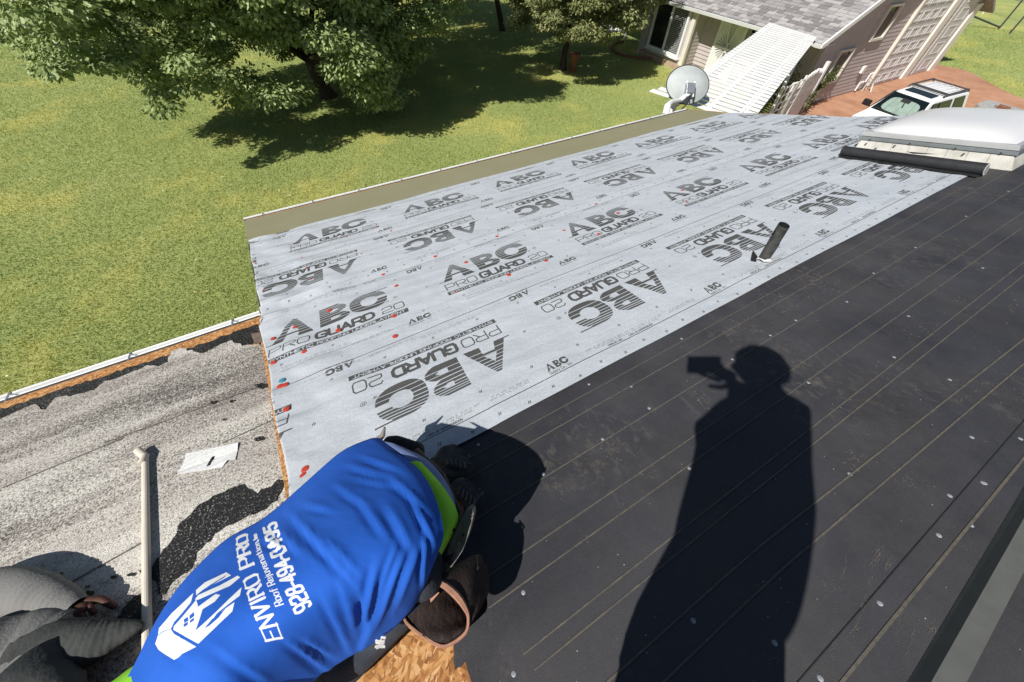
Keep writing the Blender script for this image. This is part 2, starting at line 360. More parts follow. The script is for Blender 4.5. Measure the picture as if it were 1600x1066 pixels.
def felt_mat():
    k = NT('black_felt'); c = k.co()
    x, y, z = k.sep(c)
    f = k.noise(3.2, 6, .6); fine = k.noise(420, 2, .8)
    base = k.ramp(k.math('ADD', k.math('MULTIPLY', f, .6), k.math('MULTIPLY', fine, .4)), [(.35, (.021, .0215, .026)), (.62, (.046, .047, .056))])
    fib = k.noise(95, 3, .7, k.mapping(c, (.35, 2.6, 1)))
    base = k.mix(k.ramp(fib, [(.56, 0.0), (.74, .22)]), base, (.10, .095, .085))
    # scuffs: pale brown foot-worn patches broken up by finer streaks
    s1 = k.ramp(k.noise(1.15, 3, .55, k.mapping(c, (1, 1, 1), (3.1, .4, 0))), [(.52, 0.0), (.70, 1.0)])
    s2 = k.ramp(k.noise(34, 5, .75, k.mapping(c, (1, .55, 1), (0, 0, 0), (0, 0, .7))), [(.52, 0.0), (.66, 1.0)])
    sc = k.math('MULTIPLY', s1, s2)
    base = k.mix(k.math('MULTIPLY', sc, .52), base, (.21, .178, .135))
    dust = k.ramp(k.noise(2.3, 5, .7), [(.40, 0.0), (.75, .42)])
    base = k.mix(dust, base, (.085, .075, .064))
    sp = k.voro(38); base = k.mix(k.math('MULTIPLY', k.math('LESS_THAN', sp, .05), k.ramp(k.noise(9, 2), [(.5, 0.0), (.6, 1.0)])), base, (.5, .49, .46))
    k.set(Base_Color=base, Roughness=k.ramp(f, [(.3, .62), (.7, .8)])); k.b.inputs['Specular IOR Level'].default_value = .4
    k.bump(k.math('ADD', k.math('MULTIPLY', fine, .35), k.math('ADD', k.math('MULTIPLY', k.noise(14, 4), .65), k.math('MULTIPLY', k.noise(2.6, 3, .5, k.mapping(c, (.4, 2, 2))), 1.6))), .45, .008); return k.m
M['felt'] = felt_mat()
def chalk():
    k = NT('yellow_chalk_line'); k.set(Base_Color=k.ramp(k.noise(40, 5, .8), [(.35, (.07, .066, .060)), (.6, (.125, .108, .085)), (.8, (.18, .15, .108))]), Roughness=.7); return k.m
M['chalk'] = chalk()
M['scuff'] = simple('pale_scuff', (.165, .145, .118), .9, .4, 60)
def osb():
    k = NT('osb_strands'); c = k.co()
    cols = [(0, (.22, .085, .025)), (.35, (.42, .19, .06)), (.7, (.56, .28, .10)), (1, (.68, .42, .20))]
    layers = []
    for i, (rot, sc) in enumerate(((.4, 26), (1.5, 24), (2.5, 28))):
        v = k.mapping(k.mapping(c, rot=(0, 0, rot)), (1, .22, 1), (i * 3.1, i, 0)); n = k.n.new('ShaderNodeTexVoronoi'); k.l.new(v, n.inputs['Vector']); n.inputs['Scale'].default_value = sc * 5.2
        layers.append((n.outputs['Color'], n.outputs['Distance']))
    r = [k.sep(a[0])[0] for a in layers]; pick = k.voro(95, k.mapping(k.mapping(c, rot=(0, 0, .9)), (1, .3, 1)), out='Color'); pk = k.sep(pick)
    a = k.mix(k.math('GREATER_THAN', pk[0], .5), k.ramp(r[0], cols), k.ramp(r[1], cols)); a = k.mix(k.math('GREATER_THAN', pk[1], .6), a, k.ramp(r[2], cols))
    a = k.mix(k.ramp(k.noise(70, 4), [(.55, 0.0), (.75, .5)]), a, (.12, .05, .02))
    k.set(Base_Color=a, Roughness=.75); k.bump(k.math('ADD', r[0], r[1]), .35, .003); return k.m
M['osb'] = osb()
def granule():
    k = NT('white_granules'); c = k.co()
    big = k.noise(1.0, 6, .62, k.mapping(c, (.55, 4.2, 4.2))); mid = k.noise(16, 4, .7)
    n1 = k.noise(120, 2, .9)
    t = k.math('ADD', n1, k.math('ADD', k.math('MULTIPLY', k.math('SUBTRACT', big, .5), .78), k.math('MULTIPLY', k.math('SUBTRACT', mid, .5), .13)))
    base = k.ramp(t, [(.32, (.07, .062, .055)), (.43, (.26, .235, .205)), (.53, (.58, .55, .49)), (.70, (.74, .71, .64))])
    stain = k.ramp(k.noise(.9, 5, .65, k.mapping(c, (.7, 2.2, 2), (5, 1, 0))), [(.44, 0.0), (.70, .55)])
    base = k.mix(stain, base, (.17, .13, .12))
    k.set(Base_Color=base, Roughness=.9); k.bump(n1, .9, .006); return k.m
M['granule'] = granule()
def tar():
    k = NT('bared_tar'); n = k.voro(95); n2 = k.noise(150, 2, .9)
    sp = k.ramp(n2, [(.60, 0.0), (.66, 1.0)]); area = k.ramp(k.noise(3.5, 4, .6), [(.40, .25), (.62, 1.0)])
    base = k.mix(k.math('MULTIPLY', sp, area), (.012, .0115, .012), (.52, .50, .48))
    k.set(Base_Color=base, Roughness=k.ramp(k.noise(9, 4), [(.4, .42), (.65, .85)])); k.bump(n2, .8, .006); return k.m
M['tar'] = tar()
def capsheet():
    k = NT('olive_cap_sheet'); base = k.ramp(k.noise(420, 2, .8), [(.3, (.165, .158, .085)), (.7, (.31, .295, .18))])
    base = k.mix(k.ramp(k.noise(2.5, 5), [(.4, 0.0), (.75, .35)]), base, (.30, .27, .19)); k.set(Base_Color=base, Roughness=.9); k.bump(k.noise(380, 2), .5, .004); return k.m
M['capsheet'] = capsheet()
def lawn_mat(name, blade=False):
    k = NT(name); c = k.co()
    x, y, z = k.sep(c); c2 = k.comb(x, y, 0.0)
    patch = k.noise(.32, 5, .6, c2); yel = k.ramp(k.noise(.42, 4, .62, k.mapping(c2, (1, 1, 1), (8.3, 2.2, 0))), [(.50, 0.0), (.70, 1.0)])
    g = k.ramp(patch, [(.30, (.31, .39, .115)), (.55, (.38, .455, .145)), (.75, (.45, .50, .185))])
    g = k.mix(k.math('MULTIPLY', yel, .75), g, (.68, .62, .18))
    tuft = k.noise(7, 4, .7, c2); g = k.mix(k.ramp(tuft, [(.45, 0.0), (.7, .5)]), g, (.54, .55, .20))
    if blade:
        w = k.white(k.comb(k.math('SNAP', x, .05), k.math('SNAP', y, .05), 0.0)); g = k.mix(k.math('MULTIPLY', w, .45), g, (.52, .56, .24))
        k.set(Base_Color=g, Roughness=.5); tr = k.n.new('ShaderNodeBsdfTranslucent'); k.l.new(g, tr.inputs[0]); ms = k.n.new('ShaderNodeMixShader'); ms.inputs[0].default_value = .38
        k.l.new(k.b.outputs[0], ms.inputs[1]); k.l.new(tr.outputs[0], ms.inputs[2]); k.l.new(ms.outputs[0], k.out.inputs[0])
    else:
        g = k.mix(.22, g, (.10, .09, .03)); k.set(Base_Color=g, Roughness=.95); k.bump(k.noise(28, 4, .8), .8, .05)
    return k.m
M['lawn'] = lawn_mat('lawn_soil_and_turf'); M['grass'] = lawn_mat('grass_blades', True)
def dirt():
    k = NT('red_dirt'); base = k.ramp(k.noise(1.4, 7, .65), [(.3, (.34, .165, .095)), (.55, (.46, .245, .15)), (.78, (.53, .32, .21))])
    k.set(Base_Color=k.mix(k.ramp(k.noise(.35, 3), [(.5, 0.0), (.7, .3)]), base, (.25, .12, .08)), Roughness=.95); k.bump(k.noise(9, 6, .7), .6, .06); return k.m
M['dirt'] = dirt()
def leaf_mat(name, lo, hi, rough=.42):
    k = NT(name); c = k.co(); n = k.white(k.comb(*[k.math('SNAP', a, .12) for a in k.sep(c)])); b = k.noise(1.1, 3)
    g = k.ramp(k.math('ADD', k.math('MULTIPLY', n, .55), k.math('MULTIPLY', b, .45)), [(.2, lo), (.85, hi)])
    k.set(Base_Color=g, Roughness=rough); k.b.inputs['Specular IOR Level'].default_value = .28
    tr = k.n.new('ShaderNodeBsdfTranslucent'); k.l.new(k.mix(.5, g, (.12, .16, .01)), tr.inputs[0]); ms = k.n.new('ShaderNodeMixShader'); ms.inputs[0].default_value = .26
    k.l.new(k.b.outputs[0], ms.inputs[1]); k.l.new(tr.outputs[0], ms.inputs[2]); k.l.new(ms.outputs[0], k.out.inputs[0]); return k.m
M['leaf_a'] = leaf_mat('maple_leaves', (.15, .215, .06), (.48, .57, .25))
M['leaf_b'] = leaf_mat('small_tree_leaves', (.14, .165, .05), (.43, .44, .20))
M['leaf_c'] = leaf_mat('vine_leaves', (.05, .075, .02), (.17, .18, .06))
M['siding'] = simple('mauve_grey_siding', (.475, .42, .405), .6, .07, 5)
M['trim'] = simple('cream_trim', (.74, .70, .61), .5, .06, 4)
M['garage'] = simple('garage_panel', (.60, .59, .58), .5, .06, 3)
M['garage_raised'] = simple('garage_panel_raised', (.68, .67, .66), .5, .05, 3)
M['glass_dark'] = NT('dark_window_glass').set(Base_Color=(.02, .022, .025), Roughness=.06).m
M['blind'] = simple('window_blind', (.30, .30, .29), .6, .1, 3)
def shingle_mat():
    k = NT('grey_shingle'); oi = k.n.new('ShaderNodeObjectInfo'); w = oi.outputs['Random']
    base = k.ramp(w, [(0, (.20, .185, .185)), (.35, (.30, .285, .28)), (.7, (.40, .385, .37)), (1, (.47, .46, .44))], 'CONSTANT')
    k.set(Base_Color=k.mix(k.ramp(k.noise(60, 3, .8), [(.35, 0.0), (.7, .4)]), base, (.16, .15, .15)), Roughness=.9); return k.m
M['shingle'] = shingle_mat()
M['shingle_bed'] = simple('shingle_far', (.33, .315, .31), .9, .3, 9)
M['car_paint'] = NT('white_car_paint').set(Base_Color=(.80, .80, .79), Roughness=.22).m
M['car_glass'] = NT('car_glass').set(Base_Color=(.012, .018, .018), Roughness=.04).m
def windshield():
    k = NT('windshield_glass'); g = k.n.new('ShaderNodeBsdfGlass'); g.inputs['Color'].default_value = (.85, .95, .92, 1); g.inputs['Roughness'].default_value = .0; g.inputs['IOR'].default_value = 1.02
    t = k.n.new('ShaderNodeBsdfTransparent'); t.inputs[0].default_value = (.80, .84, .82, 1); gl = k.n.new('ShaderNodeBsdfGlossy'); gl.inputs['Roughness'].default_value = .03
    ms = k.n.new('ShaderNodeMixShader'); fr = k.n.new('ShaderNodeFresnel'); fr.inputs[0].default_value = 1.5; k.l.new(fr.outputs[0], ms.inputs[0]); k.l.new(t.outputs[0], ms.inputs[1]); k.l.new(gl.outputs[0], ms.inputs[2]); k.l.new(ms.outputs[0], k.out.inputs[0]); return k.m
M['windshield'] = windshield()
M['sunshade'] = simple('silver_sunshade', (.62, .66, .62), .4, .12, 6)
M['dome'] = NT('white_acrylic_dome').set(Base_Color=(.63, .63, .63), Roughness=.3).m
M['pvc'] = simple('cream_pvc', (.66, .60, .50), .45, .07, 9)
M['pipe'] = simple('weathered_black_pipe', (.045, .047, .045), .6, .35, 22, c2=(.085, .083, .078))
M['leather'] = simple('dark_leather', (.024, .014, .011), .65, .35, 14, .4, 60, c2=(.042, .027, .022))
M['leather_in'] = simple('pouch_lining', (.007, .0035, .003), .9, .3, 12, spec=.1)  # near black: shade deep inside the open pouch is put into the colour
M['leather_edge'] = simple('raw_leather_edge', (.33, .17, .11), .75, .25, 40)
M['prybar'] = simple('chipped_black_steel', (.13, .125, .11), .4, .3, 40)
M['boot_sole'] = simple('boot_rubber', (.10, .095, .082), .8, .3, 40, .5, 90)
M['neon'] = simple('neon_green_cloth', (.30, .72, .035), .75, .07, 12)
M['tee_blue'] = simple('pale_blue_cloth', (.16, .22, .42), .8, .1, 15)
M['jeans'] = simple('dark_jeans', (.022, .028, .040), .85, .35, 12, .3, 160, c2=(.05, .06, .078))
M['jeans_ripped'] = simple('frayed_threads', (.55, .53, .49), .9, .2, 60)
M['grey_shirt'] = simple('grey_cotton', (.20, .195, .185), .9, .08, 5, .25, 160)
M['work_trousers'] = simple('faded_work_trousers', (.035, .042, .046), .9, .3, 7, .3, 90, c2=(.085, .088, .08))
M['dark_clothes'] = simple('dark_clothes', (.05, .05, .06), .9, .2, 8)
M['hair'] = simple('dark_hair', (.015, .011, .009), .6, .2, 40)

# ------------------------------------------------------------------ ground
def sheet_obj(name, poly, z, mat, kind='structure', sub=None):
    tris = tessellate_polygon([[Vector((p[0], p[1], 0)) for p in poly]])
    o = MB().add([(p[0], p[1], z) for p in poly], [tuple(t) for t in tris]).build(name, mat); tag(o, kind=kind); return o
sheet_obj('lawn', [(-150, -60), (260, -60), (260, 260), (-150, 260)], GZ, M['lawn'])
def smooth_poly(pts, n=4):
    out = []; k = len(pts)
    for i in range(k):
        p0, p1, p2, p3 = [np.array(pts[(i + j - 1) % k], float) for j in range(4)]
        for t in np.arange(n) / n:
            out.append(.5 * (2 * p1 + (p2 - p0) * t + (2 * p0 - 5 * p1 + 4 * p2 - p3) * t * t + (3 * p1 - p0 - 3 * p2 + p3) * t ** 3))
    return out
dirt_edge = [(14.2, 7.1), (20, 7.15), (25.3, 7.2), (26.2, 6.7), (26.3, 5.9), (25.2, 4.6), (24.5, 3.5), (24.6, 1.5), (25.5, -2.5), (23, -7), (15, -8), (9, -5), (8.5, 0), (11, 5.0)]
dirt_poly = smooth_poly(dirt_edge, 5)
sheet_obj('dirt_driveway', dirt_poly, GZ + .006, M['dirt'])

# grass: real blades over the part of the lawn in view, thinning with distance
def make_grass():
    N = 900000
    # sample by distance from the viewer inside the wedge of ground that is in view
    ang = rng.uniform(math.radians(8), math.radians(140), N); rad = 5.0 + (rng.random(N) ** 1.25) * 34
    X = rad * np.cos(ang); Y = rad * np.sin(ang)
    P = np.c_[X, Y, np.full(N, GZ)]; px = w2px(P); c = (P - CAM) @ MW
    ok = (c[:, 2] > 0) & (px[:, 0] > -60) & (px[:, 0] < 1660) & (px[:, 1] > -60) & (px[:, 1] < 720)
    ok &= ~((X > 13.9) & (X < 26) & (Y > 6.6) & (Y < 14.2))
    dp = np.array([(p[0], p[1]) for p in dirt_poly]); inside = np.zeros(N, bool); j = len(dp) - 1
    for i in range(len(dp)):
        inside ^= ((dp[i, 1] > Y) != (dp[j, 1] > Y)) & (X < (dp[j, 0] - dp[i, 0]) * (Y - dp[i, 1]) / (dp[j, 1] - dp[i, 1] + 1e-9) + dp[i, 0]); j = i
    ok &= ~inside
    P = P[ok]; n = len(P)
    d = np.hypot(P[:, 0], P[:, 1]); h = rng.uniform(.018, .042, n) * (1 + .03 * d); w = h * rng.uniform(.14, .22, n)
    a = rng.uniform(0, 2 * np.pi, n); side = np.c_[np.cos(a), np.sin(a), np.zeros(n)]
    b = rng.uniform(0, 2 * np.pi, n); lean = np.c_[np.cos(b), np.sin(b), np.zeros(n)] * (h * rng.uniform(.15, 1.0, n))[:, None]
    tip = P + lean; tip[:, 2] += h
    v = np.empty((n * 3, 3)); v[0::3] = P - side * w[:, None]; v[1::3] = P + side * w[:, None]; v[2::3] = tip
    o = link('grass', array_mesh('grass', v, np.arange(n * 3).reshape(-1, 3), M['grass'])); tag(o, 'short green grass with yellow patches covering the lawn', 'grass', kind='stuff')
make_grass()
def fallen_leaves():
    n = 900; X = rng.uniform(-12, 12, n); Y = rng.uniform(4.5, 24, n); keep = rng.random(n) < .35 + .65 * np.exp(-((X - 2) / 5) ** 2 - ((Y - 11) / 5) ** 2); X, Y = X[keep], Y[keep]; n = len(X)
    a = rng.uniform(0, 6.28, n); s_ = rng.uniform(.015, .035, n); c, d = np.cos(a) * s_, np.sin(a) * s_; z = GZ + rng.uniform(.035, .06, n); v = np.empty((n * 4, 3))
    for i, (p, q) in enumerate(((1, 0), (0, .6), (-1, 0), (0, -.6))): v[i::4] = np.c_[X + c * p - d * q, Y + d * p + c * q, z + rng.uniform(-.008, .012, n)]
    o = link('fallen_leaves', array_mesh('fallen_leaves', v, np.arange(n * 4).reshape(-1, 4), simple('dry_leaf', (.50, .44, .20), .8, .3, 9)), None); tag(o, 'small pale dry leaves scattered over the lawn', 'leaves', kind='stuff')
fallen_leaves()

# ------------------------------------------------------------------ the house whose roof is being re-laid
house = empty('house', (0.0, 0.0, GZ)); tag(house, 'house under the camera with half stripped low roof being re-felted', 'house')
def rake(v): return -.488 - .1463 * (v - .691)          # skewed edge between the new sheet and the old granule roof
def roof_sheet(name, poly, n, mat, parent=house, thick=0.0):
    mb = MB()
    P = [RF(u, v, n) for u, v in poly]
    if thick: mb.prism(P, -np.array([0, SA, CA]) * thick)
    else:
        tris = tessellate_polygon([[Vector(p) for p in P]]); mb.add(P, [tuple(t) for t in tris])
    return mb.build(name, mat, parent)
RIGHT = [(6.09, 4.56), (6.02, 3.74), (6.16, 3.22), (6.33, 2.22), (6.62, 1.6), (6.85, .5), (7.05, -1.6)]
def right_u(v):
    vs = [p[1] for p in RIGHT][::-1]; us = [p[0] for p in RIGHT][::-1]; return float(np.interp(v, vs, us))
# plywood-like strand boards: the right-hand deck (proud of the old left roof) and the left deck
deck = [(rake(4.60) + .004, 4.60)] + [(u + .01, v) for u, v in RIGHT] + [(rake(-1.6) - .034, -1.6), (rake(2.1) - .034, 2.1), (rake(2.2) - .004, 2.2)]
roof_sheet('roof_deck', deck, 0.0, M['osb'], thick=.022)
roof_sheet('roof_deck', [(-4.4, 2.215), (rake(2.215) - .02, 2.215), (rake(-1.6) - .02, -1.6), (-4.4, -1.6)], -.024, M['osb'], thick=.02)
# old granule-surfaced roofing, its torn lower edge
rs = random.Random(3)
edge = []
tears = [(0, 655), (55, 632), (72, 640), (88, 622), (118, 618), (150, 608), (165, 596), (200, 585), (232, 570), (248, 573), (262, 566), (268, 550), (282, 543), (300, 548), (318, 552), (330, 546), (345, 538), (362, 532), (380, 540), (404, 538), (418, 540)]
for x, y in tears: edge.append(tuple(uv_of(x, y, -.02)))
edge = [(-4.4, 1.98), (-3.2, 2.0), (-2.5, 1.97)] + edge
dense = []
for a, b in zip(edge[:-1], edge[1:]):
    for t in np.linspace(0, 1, 5)[:-1]: dense.append((a[0] + (b[0] - a[0]) * t + rs.uniform(-.006, .006), a[1] + (b[1] - a[1]) * t + rs.uniform(-.008, .008)))
gran = dense + [(rake(1.95) - .04, 1.95), (rake(-1.6) - .04, -1.6), (-4.4, -1.6)]
roof_sheet('granule_roofing', gran, -.014, M['granule'])
# bared tar between the torn edge and the board strip
tarband = [(-4.4, 2.03)]
for k in range(60):
    x = 415 * k / 59; y = np.interp(x, [0, 168, 300, 415], [638, 584, 541, 501]); q = uv_of(x, y + rs.uniform(-1.6, 1.6), -.018); tarband.append((q[0], q[1]))
tarband[1:1] = [(-3.2 + .05 * k, 2.03 + rs.uniform(-.008, .008)) for k in range(int((tarband[1][0] + 3.2) / .05))]
tarband += [(rake(2.0) - .04, 2.02), (rake(1.9) - .04, 1.9), (-4.4, 1.9)]
roof_sheet('bared_tar', tarband, -.019, M['tar'])
def patch(name, px, n, mat, jit=4, sub=4):
    q = smooth_poly(px, sub); q = [(p[0] + rs.uniform(-jit, jit), p[1] + rs.uniform(-jit, jit)) for p in q]
    return roof_sheet(name, [tuple(uv_of(a, b, n)) for a, b in q], n, mat)
patch('bared_tar', [(222, 915), (240, 880), (262, 850), (285, 812), (305, 795), (345, 770), (372, 756), (400, 768), (442, 748), (436, 775), (405, 798), (372, 812), (335, 835), (310, 860), (300, 885), (270, 905), (252, 928), (240, 905)], -.011, M['tar'], 3)  # bared tar; part of a cast shadow is drawn into the dark shape too
patch('bared_tar', [(178, 976), (190, 955), (205, 935), (222, 925), (235, 940), (230, 970), (214, 985), (195, 980)], -.011, M['tar'], 2)
for x, y, s in ((412, 603, 6), (405, 685, 5), (404, 601, 4), (140, 925, 5), (205, 897, 4), (178, 900, 4), (137, 915, 3), (95, 894, 3), (225, 890, 5), (363, 626, 3), (333, 628, 4), (350, 655, 3)):
    patch('bared_tar', [(x - s * 1.6, y), (x, y - s * .6), (x + s * 1.7, y - s * .5), (x + s, y + s * .4), (x - s, y + s * .6)], -.0105, M['tar'], 1.2, 3)
# long dark seams across the old roof
for (x0, y0, x1, y1) in ((160, 690, 405, 601), (85, 920, 232, 838), (345, 690, 432, 650), (0, 760, 190, 682)):
    a, b = uv_of(x0, y0, 0), uv_of(x1, y1, 0); w = .0028
    roof_sheet('lap_seam', [(a[0], a[1] - w), (b[0], b[1] - w), (b[0], b[1] + w), (a[0], a[1] + w)], -.0108, simple('grey_lap_seam', (.13, .12, .11), .9, .45, 30))
roof_sheet('debris_chip', [tuple(uv_of(a, b)) for a, b in ((392, 522), (408, 520), (414, 532), (398, 537))], .004, simple('brown_chip', (.16, .12, .09), .9, .3, 30), thick=.012)
# torn felt, lapping the boards
felt_poly = [(rake(.75) + .05, .75)] + [(right_u(v), v) for v in (.75, .5, 0, -.5, -1.6)] + [(.02, -1.6)]
torn = [(760, 1120), (738, 1066), (728, 1036), (719, 1043), (711, 1047), (709, 1028), (708, 1008), (690, 985), (640, 930), (560, 860), (500, 800)]
for (x0, y0), (x1, y1) in zip(torn[:-1], torn[1:]):
    for t in np.linspace(0, 1, 4)[:-1]: felt_poly.append(tuple(uv_of(x0 + (x1 - x0) * t + rs.uniform(-1.6, 1.6), y0 + (y1 - y0) * t + rs.uniform(-1.6, 1.6))))
felt_poly.append((rake(.6) + .04, .6))
felt = roof_sheet('roofing_felt', felt_poly, .004, M['felt'])
for v0, v1, u0, w in ((.497, .497, -.2, .0028), (.427, .427, -.2, .0032), (.287, .287, -.15, .003), (.128, .128, -.02, .003), (.062, .062, .0, .003), (-.063, -.072, .04, .003), (-.100, -.114, .05, .003), (-.200, -.300, .06, .0034), (-.262, -.350, .07, .0034), (-.450, -.458, .08, .0042)):
    mb = MB(); n = 40; us = np.linspace(u0, right_u(v0) - .02, n)
    for a, b in zip(us[:-1], us[1:]):
        va = v0 + (v1 - v0) * min(1, max(0, (a - .7) / 2.3)); vb = v0 + (v1 - v0) * min(1, max(0, (b - .7) / 2.3))
        mb.quad(RF(a, va - w * .72, .0062), RF(b, vb - w * .72, .0062), RF(b, vb + w * .72, .0062), RF(a, va + w * .72, .0062))
    mb.build('chalk_line', M['chalk'], felt)
mb = MB(); mb.quad(RF(.1, -.4055, .0062), RF(5, -.412, .0062), RF(5, -.409, .0062), RF(.1, -.4035, .0062)); mb.build('lap_seam', M['tar_seam'], felt)
def disc(parent, name, u, v, n, r, mat, dome=.002, seg=10):
    key = (name, mat.name, round(r, 4))
    if key not in disc.cache:
        mb = MB(); vs = [(0, 0, dome)] + [(r * .7 * math.cos(k * 6.2832 / seg), r * .7 * math.sin(k * 6.2832 / seg), dome * .8) for k in range(seg)] + [(r * math.cos(k * 6.2832 / seg), r * math.sin(k * 6.2832 / seg), 0) for k in range(seg)]
        fs = [(0, 1 + k, 1 + (k + 1) % seg) for k in range(seg)] + [(1 + k, 1 + seg + k, 1 + seg + (k + 1) % seg, 1 + (k + 1) % seg) for k in range(seg)]
        disc.cache[key] = mb.add(vs, fs).mesh(name, mat)
    o = bpy.data.objects.new(name, disc.cache[key]); COL.objects.link(o); o.parent = parent
    o.matrix_parent_inverse = world_of(parent).inverted()
    p = RF(u, v, n); o.matrix_basis = Matrix.Translation(Vector(p)) @ Matrix.Rotation(-PITCH, 4, 'X') @ Matrix.Rotation(random.uniform(-.08, .08), 4, 'X')
    return o
disc.cache = {}
felt_nails = [(850 + x / 2.132, 400 + y / 2.132) for x, y in ((150, 430), (290, 437), (350, 510), (195, 613), (484, 710), (458, 278), (627, 347), (838, 217), (1213, 203), (1350, 415), (1018, 730), (1465, 760), (1423, 607), (1585, 612), (1313, 933), (1460, 43), (1097, 60), (1165, 340), (880, 425), (753, 267), (1008, 155), (1420, 900))] + \
    [(748, 696), (849, 742), (818, 927), (803, 1054), (1083, 971), (1480, 1010), (1374, 944), (1466, 838), (1535, 756), (1483, 776), (1327, 742), (1281, 1061), (1210, 1006), (1520, 268), (1509, 339), (1545, 247), (1435, 297), (1430, 388), (1575, 300)]
for x, y in felt_nails:
    p = uv_of(x, y); disc(felt, 'cap_nail', p[0], p[1], .0046, .0062, M['white_cap'], .0015)
# scuffs on the felt: worn fibres lifted in streaks
def scuff(cx, cy, L, W, ang, n, seed):
    r = random.Random(seed); mb = MB()
    for _ in range(int(n * 1.7)):
        t = r.gauss(0, .35) * L; s = r.gauss(0, .3) * W; x = cx + t * math.cos(ang) - s * math.sin(ang); y = cy + t * math.sin(ang) + s * math.cos(ang)
        a = ang + r.uniform(-.5, .5); l = r.uniform(1.5, 6.5); w = r.uniform(.2, .75); dx, dy = math.cos(a) * l / 2, math.sin(a) * l / 2
        q = [(x - dx, y - dy), (x + dy * w / l, y - dx * w / l), (x + dx, y + dy), (x - dy * w / l, y + dx * w / l)]
        mb.add([RF(*uv_of(a_, b_), .0055) for a_, b_ in q], [(0, 1, 2, 3)])
    tag(mb.build('scuff_mark', M['scuff'], felt), kind='stuff')
for i, a in enumerate(((1368, 872, 26, 16, 1.9, 60), (1390, 880, 20, 10, 2.0, 30), (1290, 915, 30, 24, .5, 26), (1400, 970, 40, 26, 1.9, 34), (1455, 985, 22, 22, 1.8, 30), (1345, 955, 90, 6, 1.85, 30), (1318, 890, 60, 4, 1.8, 16), (1095, 622, 22, 16, .5, 26), (1335, 722, 26, 26, .8, 26), (1420, 755, 36, 24, .5, 22), (1510, 622, 40, 10, -.6, 20), (1400, 575, 50, 8, .1, 12), (950, 700, 50, 36, -.5, 28), (905, 755, 60, 40, -.5, 26), (1010, 740, 30, 20, .3, 10), (1280, 440, 46, 26, .2, 40), (1200, 462, 50, 10, .15, 22), (1240, 480, 60, 6, -.6, 10), (1420, 1010, 80, 6, 1.9, 24), (1300, 1010, 50, 6, 1.6, 18), (1210, 1030, 40, 16, .4, 16), (1450, 515, 40, 20, .3, 16), (1335, 980, 30, 6, 2.1, 12), (1580, 480, 14, 30, .1, 14), (1160, 510, 70, 14, .35, 26))): scuff(*a, 40 + i)

# printed synthetic underlayment: two courses, the near one lapping the far one
def sheet_grid(name, v0, v1, n0, u0print, vedge, mat, nu, nv, lift_far=False, skew=0):
    U = []; r = np.random.default_rng(11 if lift_far else 12)
    ph = r.uniform(0, 6.28, 12)
    vs = []; uvs = []
    tt = np.linspace(0, 1, nu) ** 1.35
    for j in range(nv + 1):
        v = v0 + (v1 - v0) * j / nv
        for t in tt:
            ul, ur = rake(v) + (-.020 if v < 2.1 else -.006) + .005 * math.sin(v * 9), right_u(v) - .03
            u = ul + (ur - ul) * t
            near = math.exp(-((u - ul) / .55) ** 2)
            w = .0024 * (math.sin(u * 4.1 + v * 7 + ph[0]) + math.sin(u * 2.3 - v * 12 + ph[1]) + .5 * math.sin(u * 11 + v * 17 + ph[4]) * (math.sin(u * 1.7 + ph[5]) > 0)) + near * .0066 * (math.sin(u * 16 + v * 7 + ph[2]) + .8 * math.sin(u * 9 - v * 19 + ph[3]) + .6 * math.sin(v * 31 + u * 12))
            w += .0016 * math.sin(v * 55 + 2.2 * math.sin(u * 1.3)) * (.3 + .7 * (math.sin(u * 1.1 + 2) > .3))
            n = n0 + max(-.003, w + .001)
            if lift_far:                       # far edge lies over the other course and gapes at the left end
                e = max(0, 1 - (v1 - v) / .10); n += e * e * (.030 * math.exp(-((u - ul - .22) / .26) ** 2) + .006)
            else: n += 0
            if lift_far: n += .020 * math.exp(-((v - 1.98 - .30 * min(u - ul, .7)) / .022) ** 2) * math.exp(-((u - ul) / .55) ** 2)
            if t == 0: n -= .003
            vs.append(RF(u, v, n)); uvs.append(((u - u0print) / PER, (v - vedge) / SHW))
    fs = [(j * nu + i, j * nu + i + 1, (j + 1) * nu + i + 1, (j + 1) * nu + i) for j in range(nv) for i in range(nu - 1)]
    return MB().add(vs, fs, uvs).build(name, mat, house, smooth=True)
sheet_far = sheet_grid('underlayment_sheet', 2.05, 3.80, .006, -.563, 2.9665 - SHW / 2, M['sheet_far'], 240, 90)
sheet_near = sheet_grid('underlayment_sheet', .565, 2.212, .014, -.647, 1.3875 - SHW / 2, M['sheet_near'], 260, 100, True)
tag(sheet_near, 'upper course of grey printed underlayment with a lifted lap edge'); tag(sheet_far, 'lower course of grey printed underlayment beside the olive strip')
red = [(477, 734), (474, 745), (459, 683), (447, 640), (445, 602), (437, 604)] + [(380 + x / 3.2, 420 + y / 3.2) for x, y in ((430, 208), (760, 338), (485, 442), (475, 308), (258, 292), (148, 350), (125, 298), (388, 147), (390, 132), (97, 160), (583, 548), (653, 713), (305, 415), (755, 237), (767, 85), (150, 470), (700, 28), (337, 50), (1330, 30), (1065, 118))] + \
      [(640 + x / 5.333, 350 + y / 5.333) for x, y in ((473, 320), (730, 103), (215, 270), (1140, 305), (830, 425), (930, 165), (1290, 55), (390, 570))] + [(380 + x / 5.333, 330 + y / 5.333) for x, y in ((485, 382), (525, 470), (92, 400), (95, 428), (110, 495), (160, 660), (565, 565), (415, 300), (850, 272), (985, 352), (855, 205), (1115, 125), (1230, 160))] + \
      [(870 + x / 5.333, 270 + y / 5.333) for x, y in ((65, 480), (352, 510), (740, 400), (515, 335), (1090, 245), (640, 55), (1050, 145), (330, 260))]
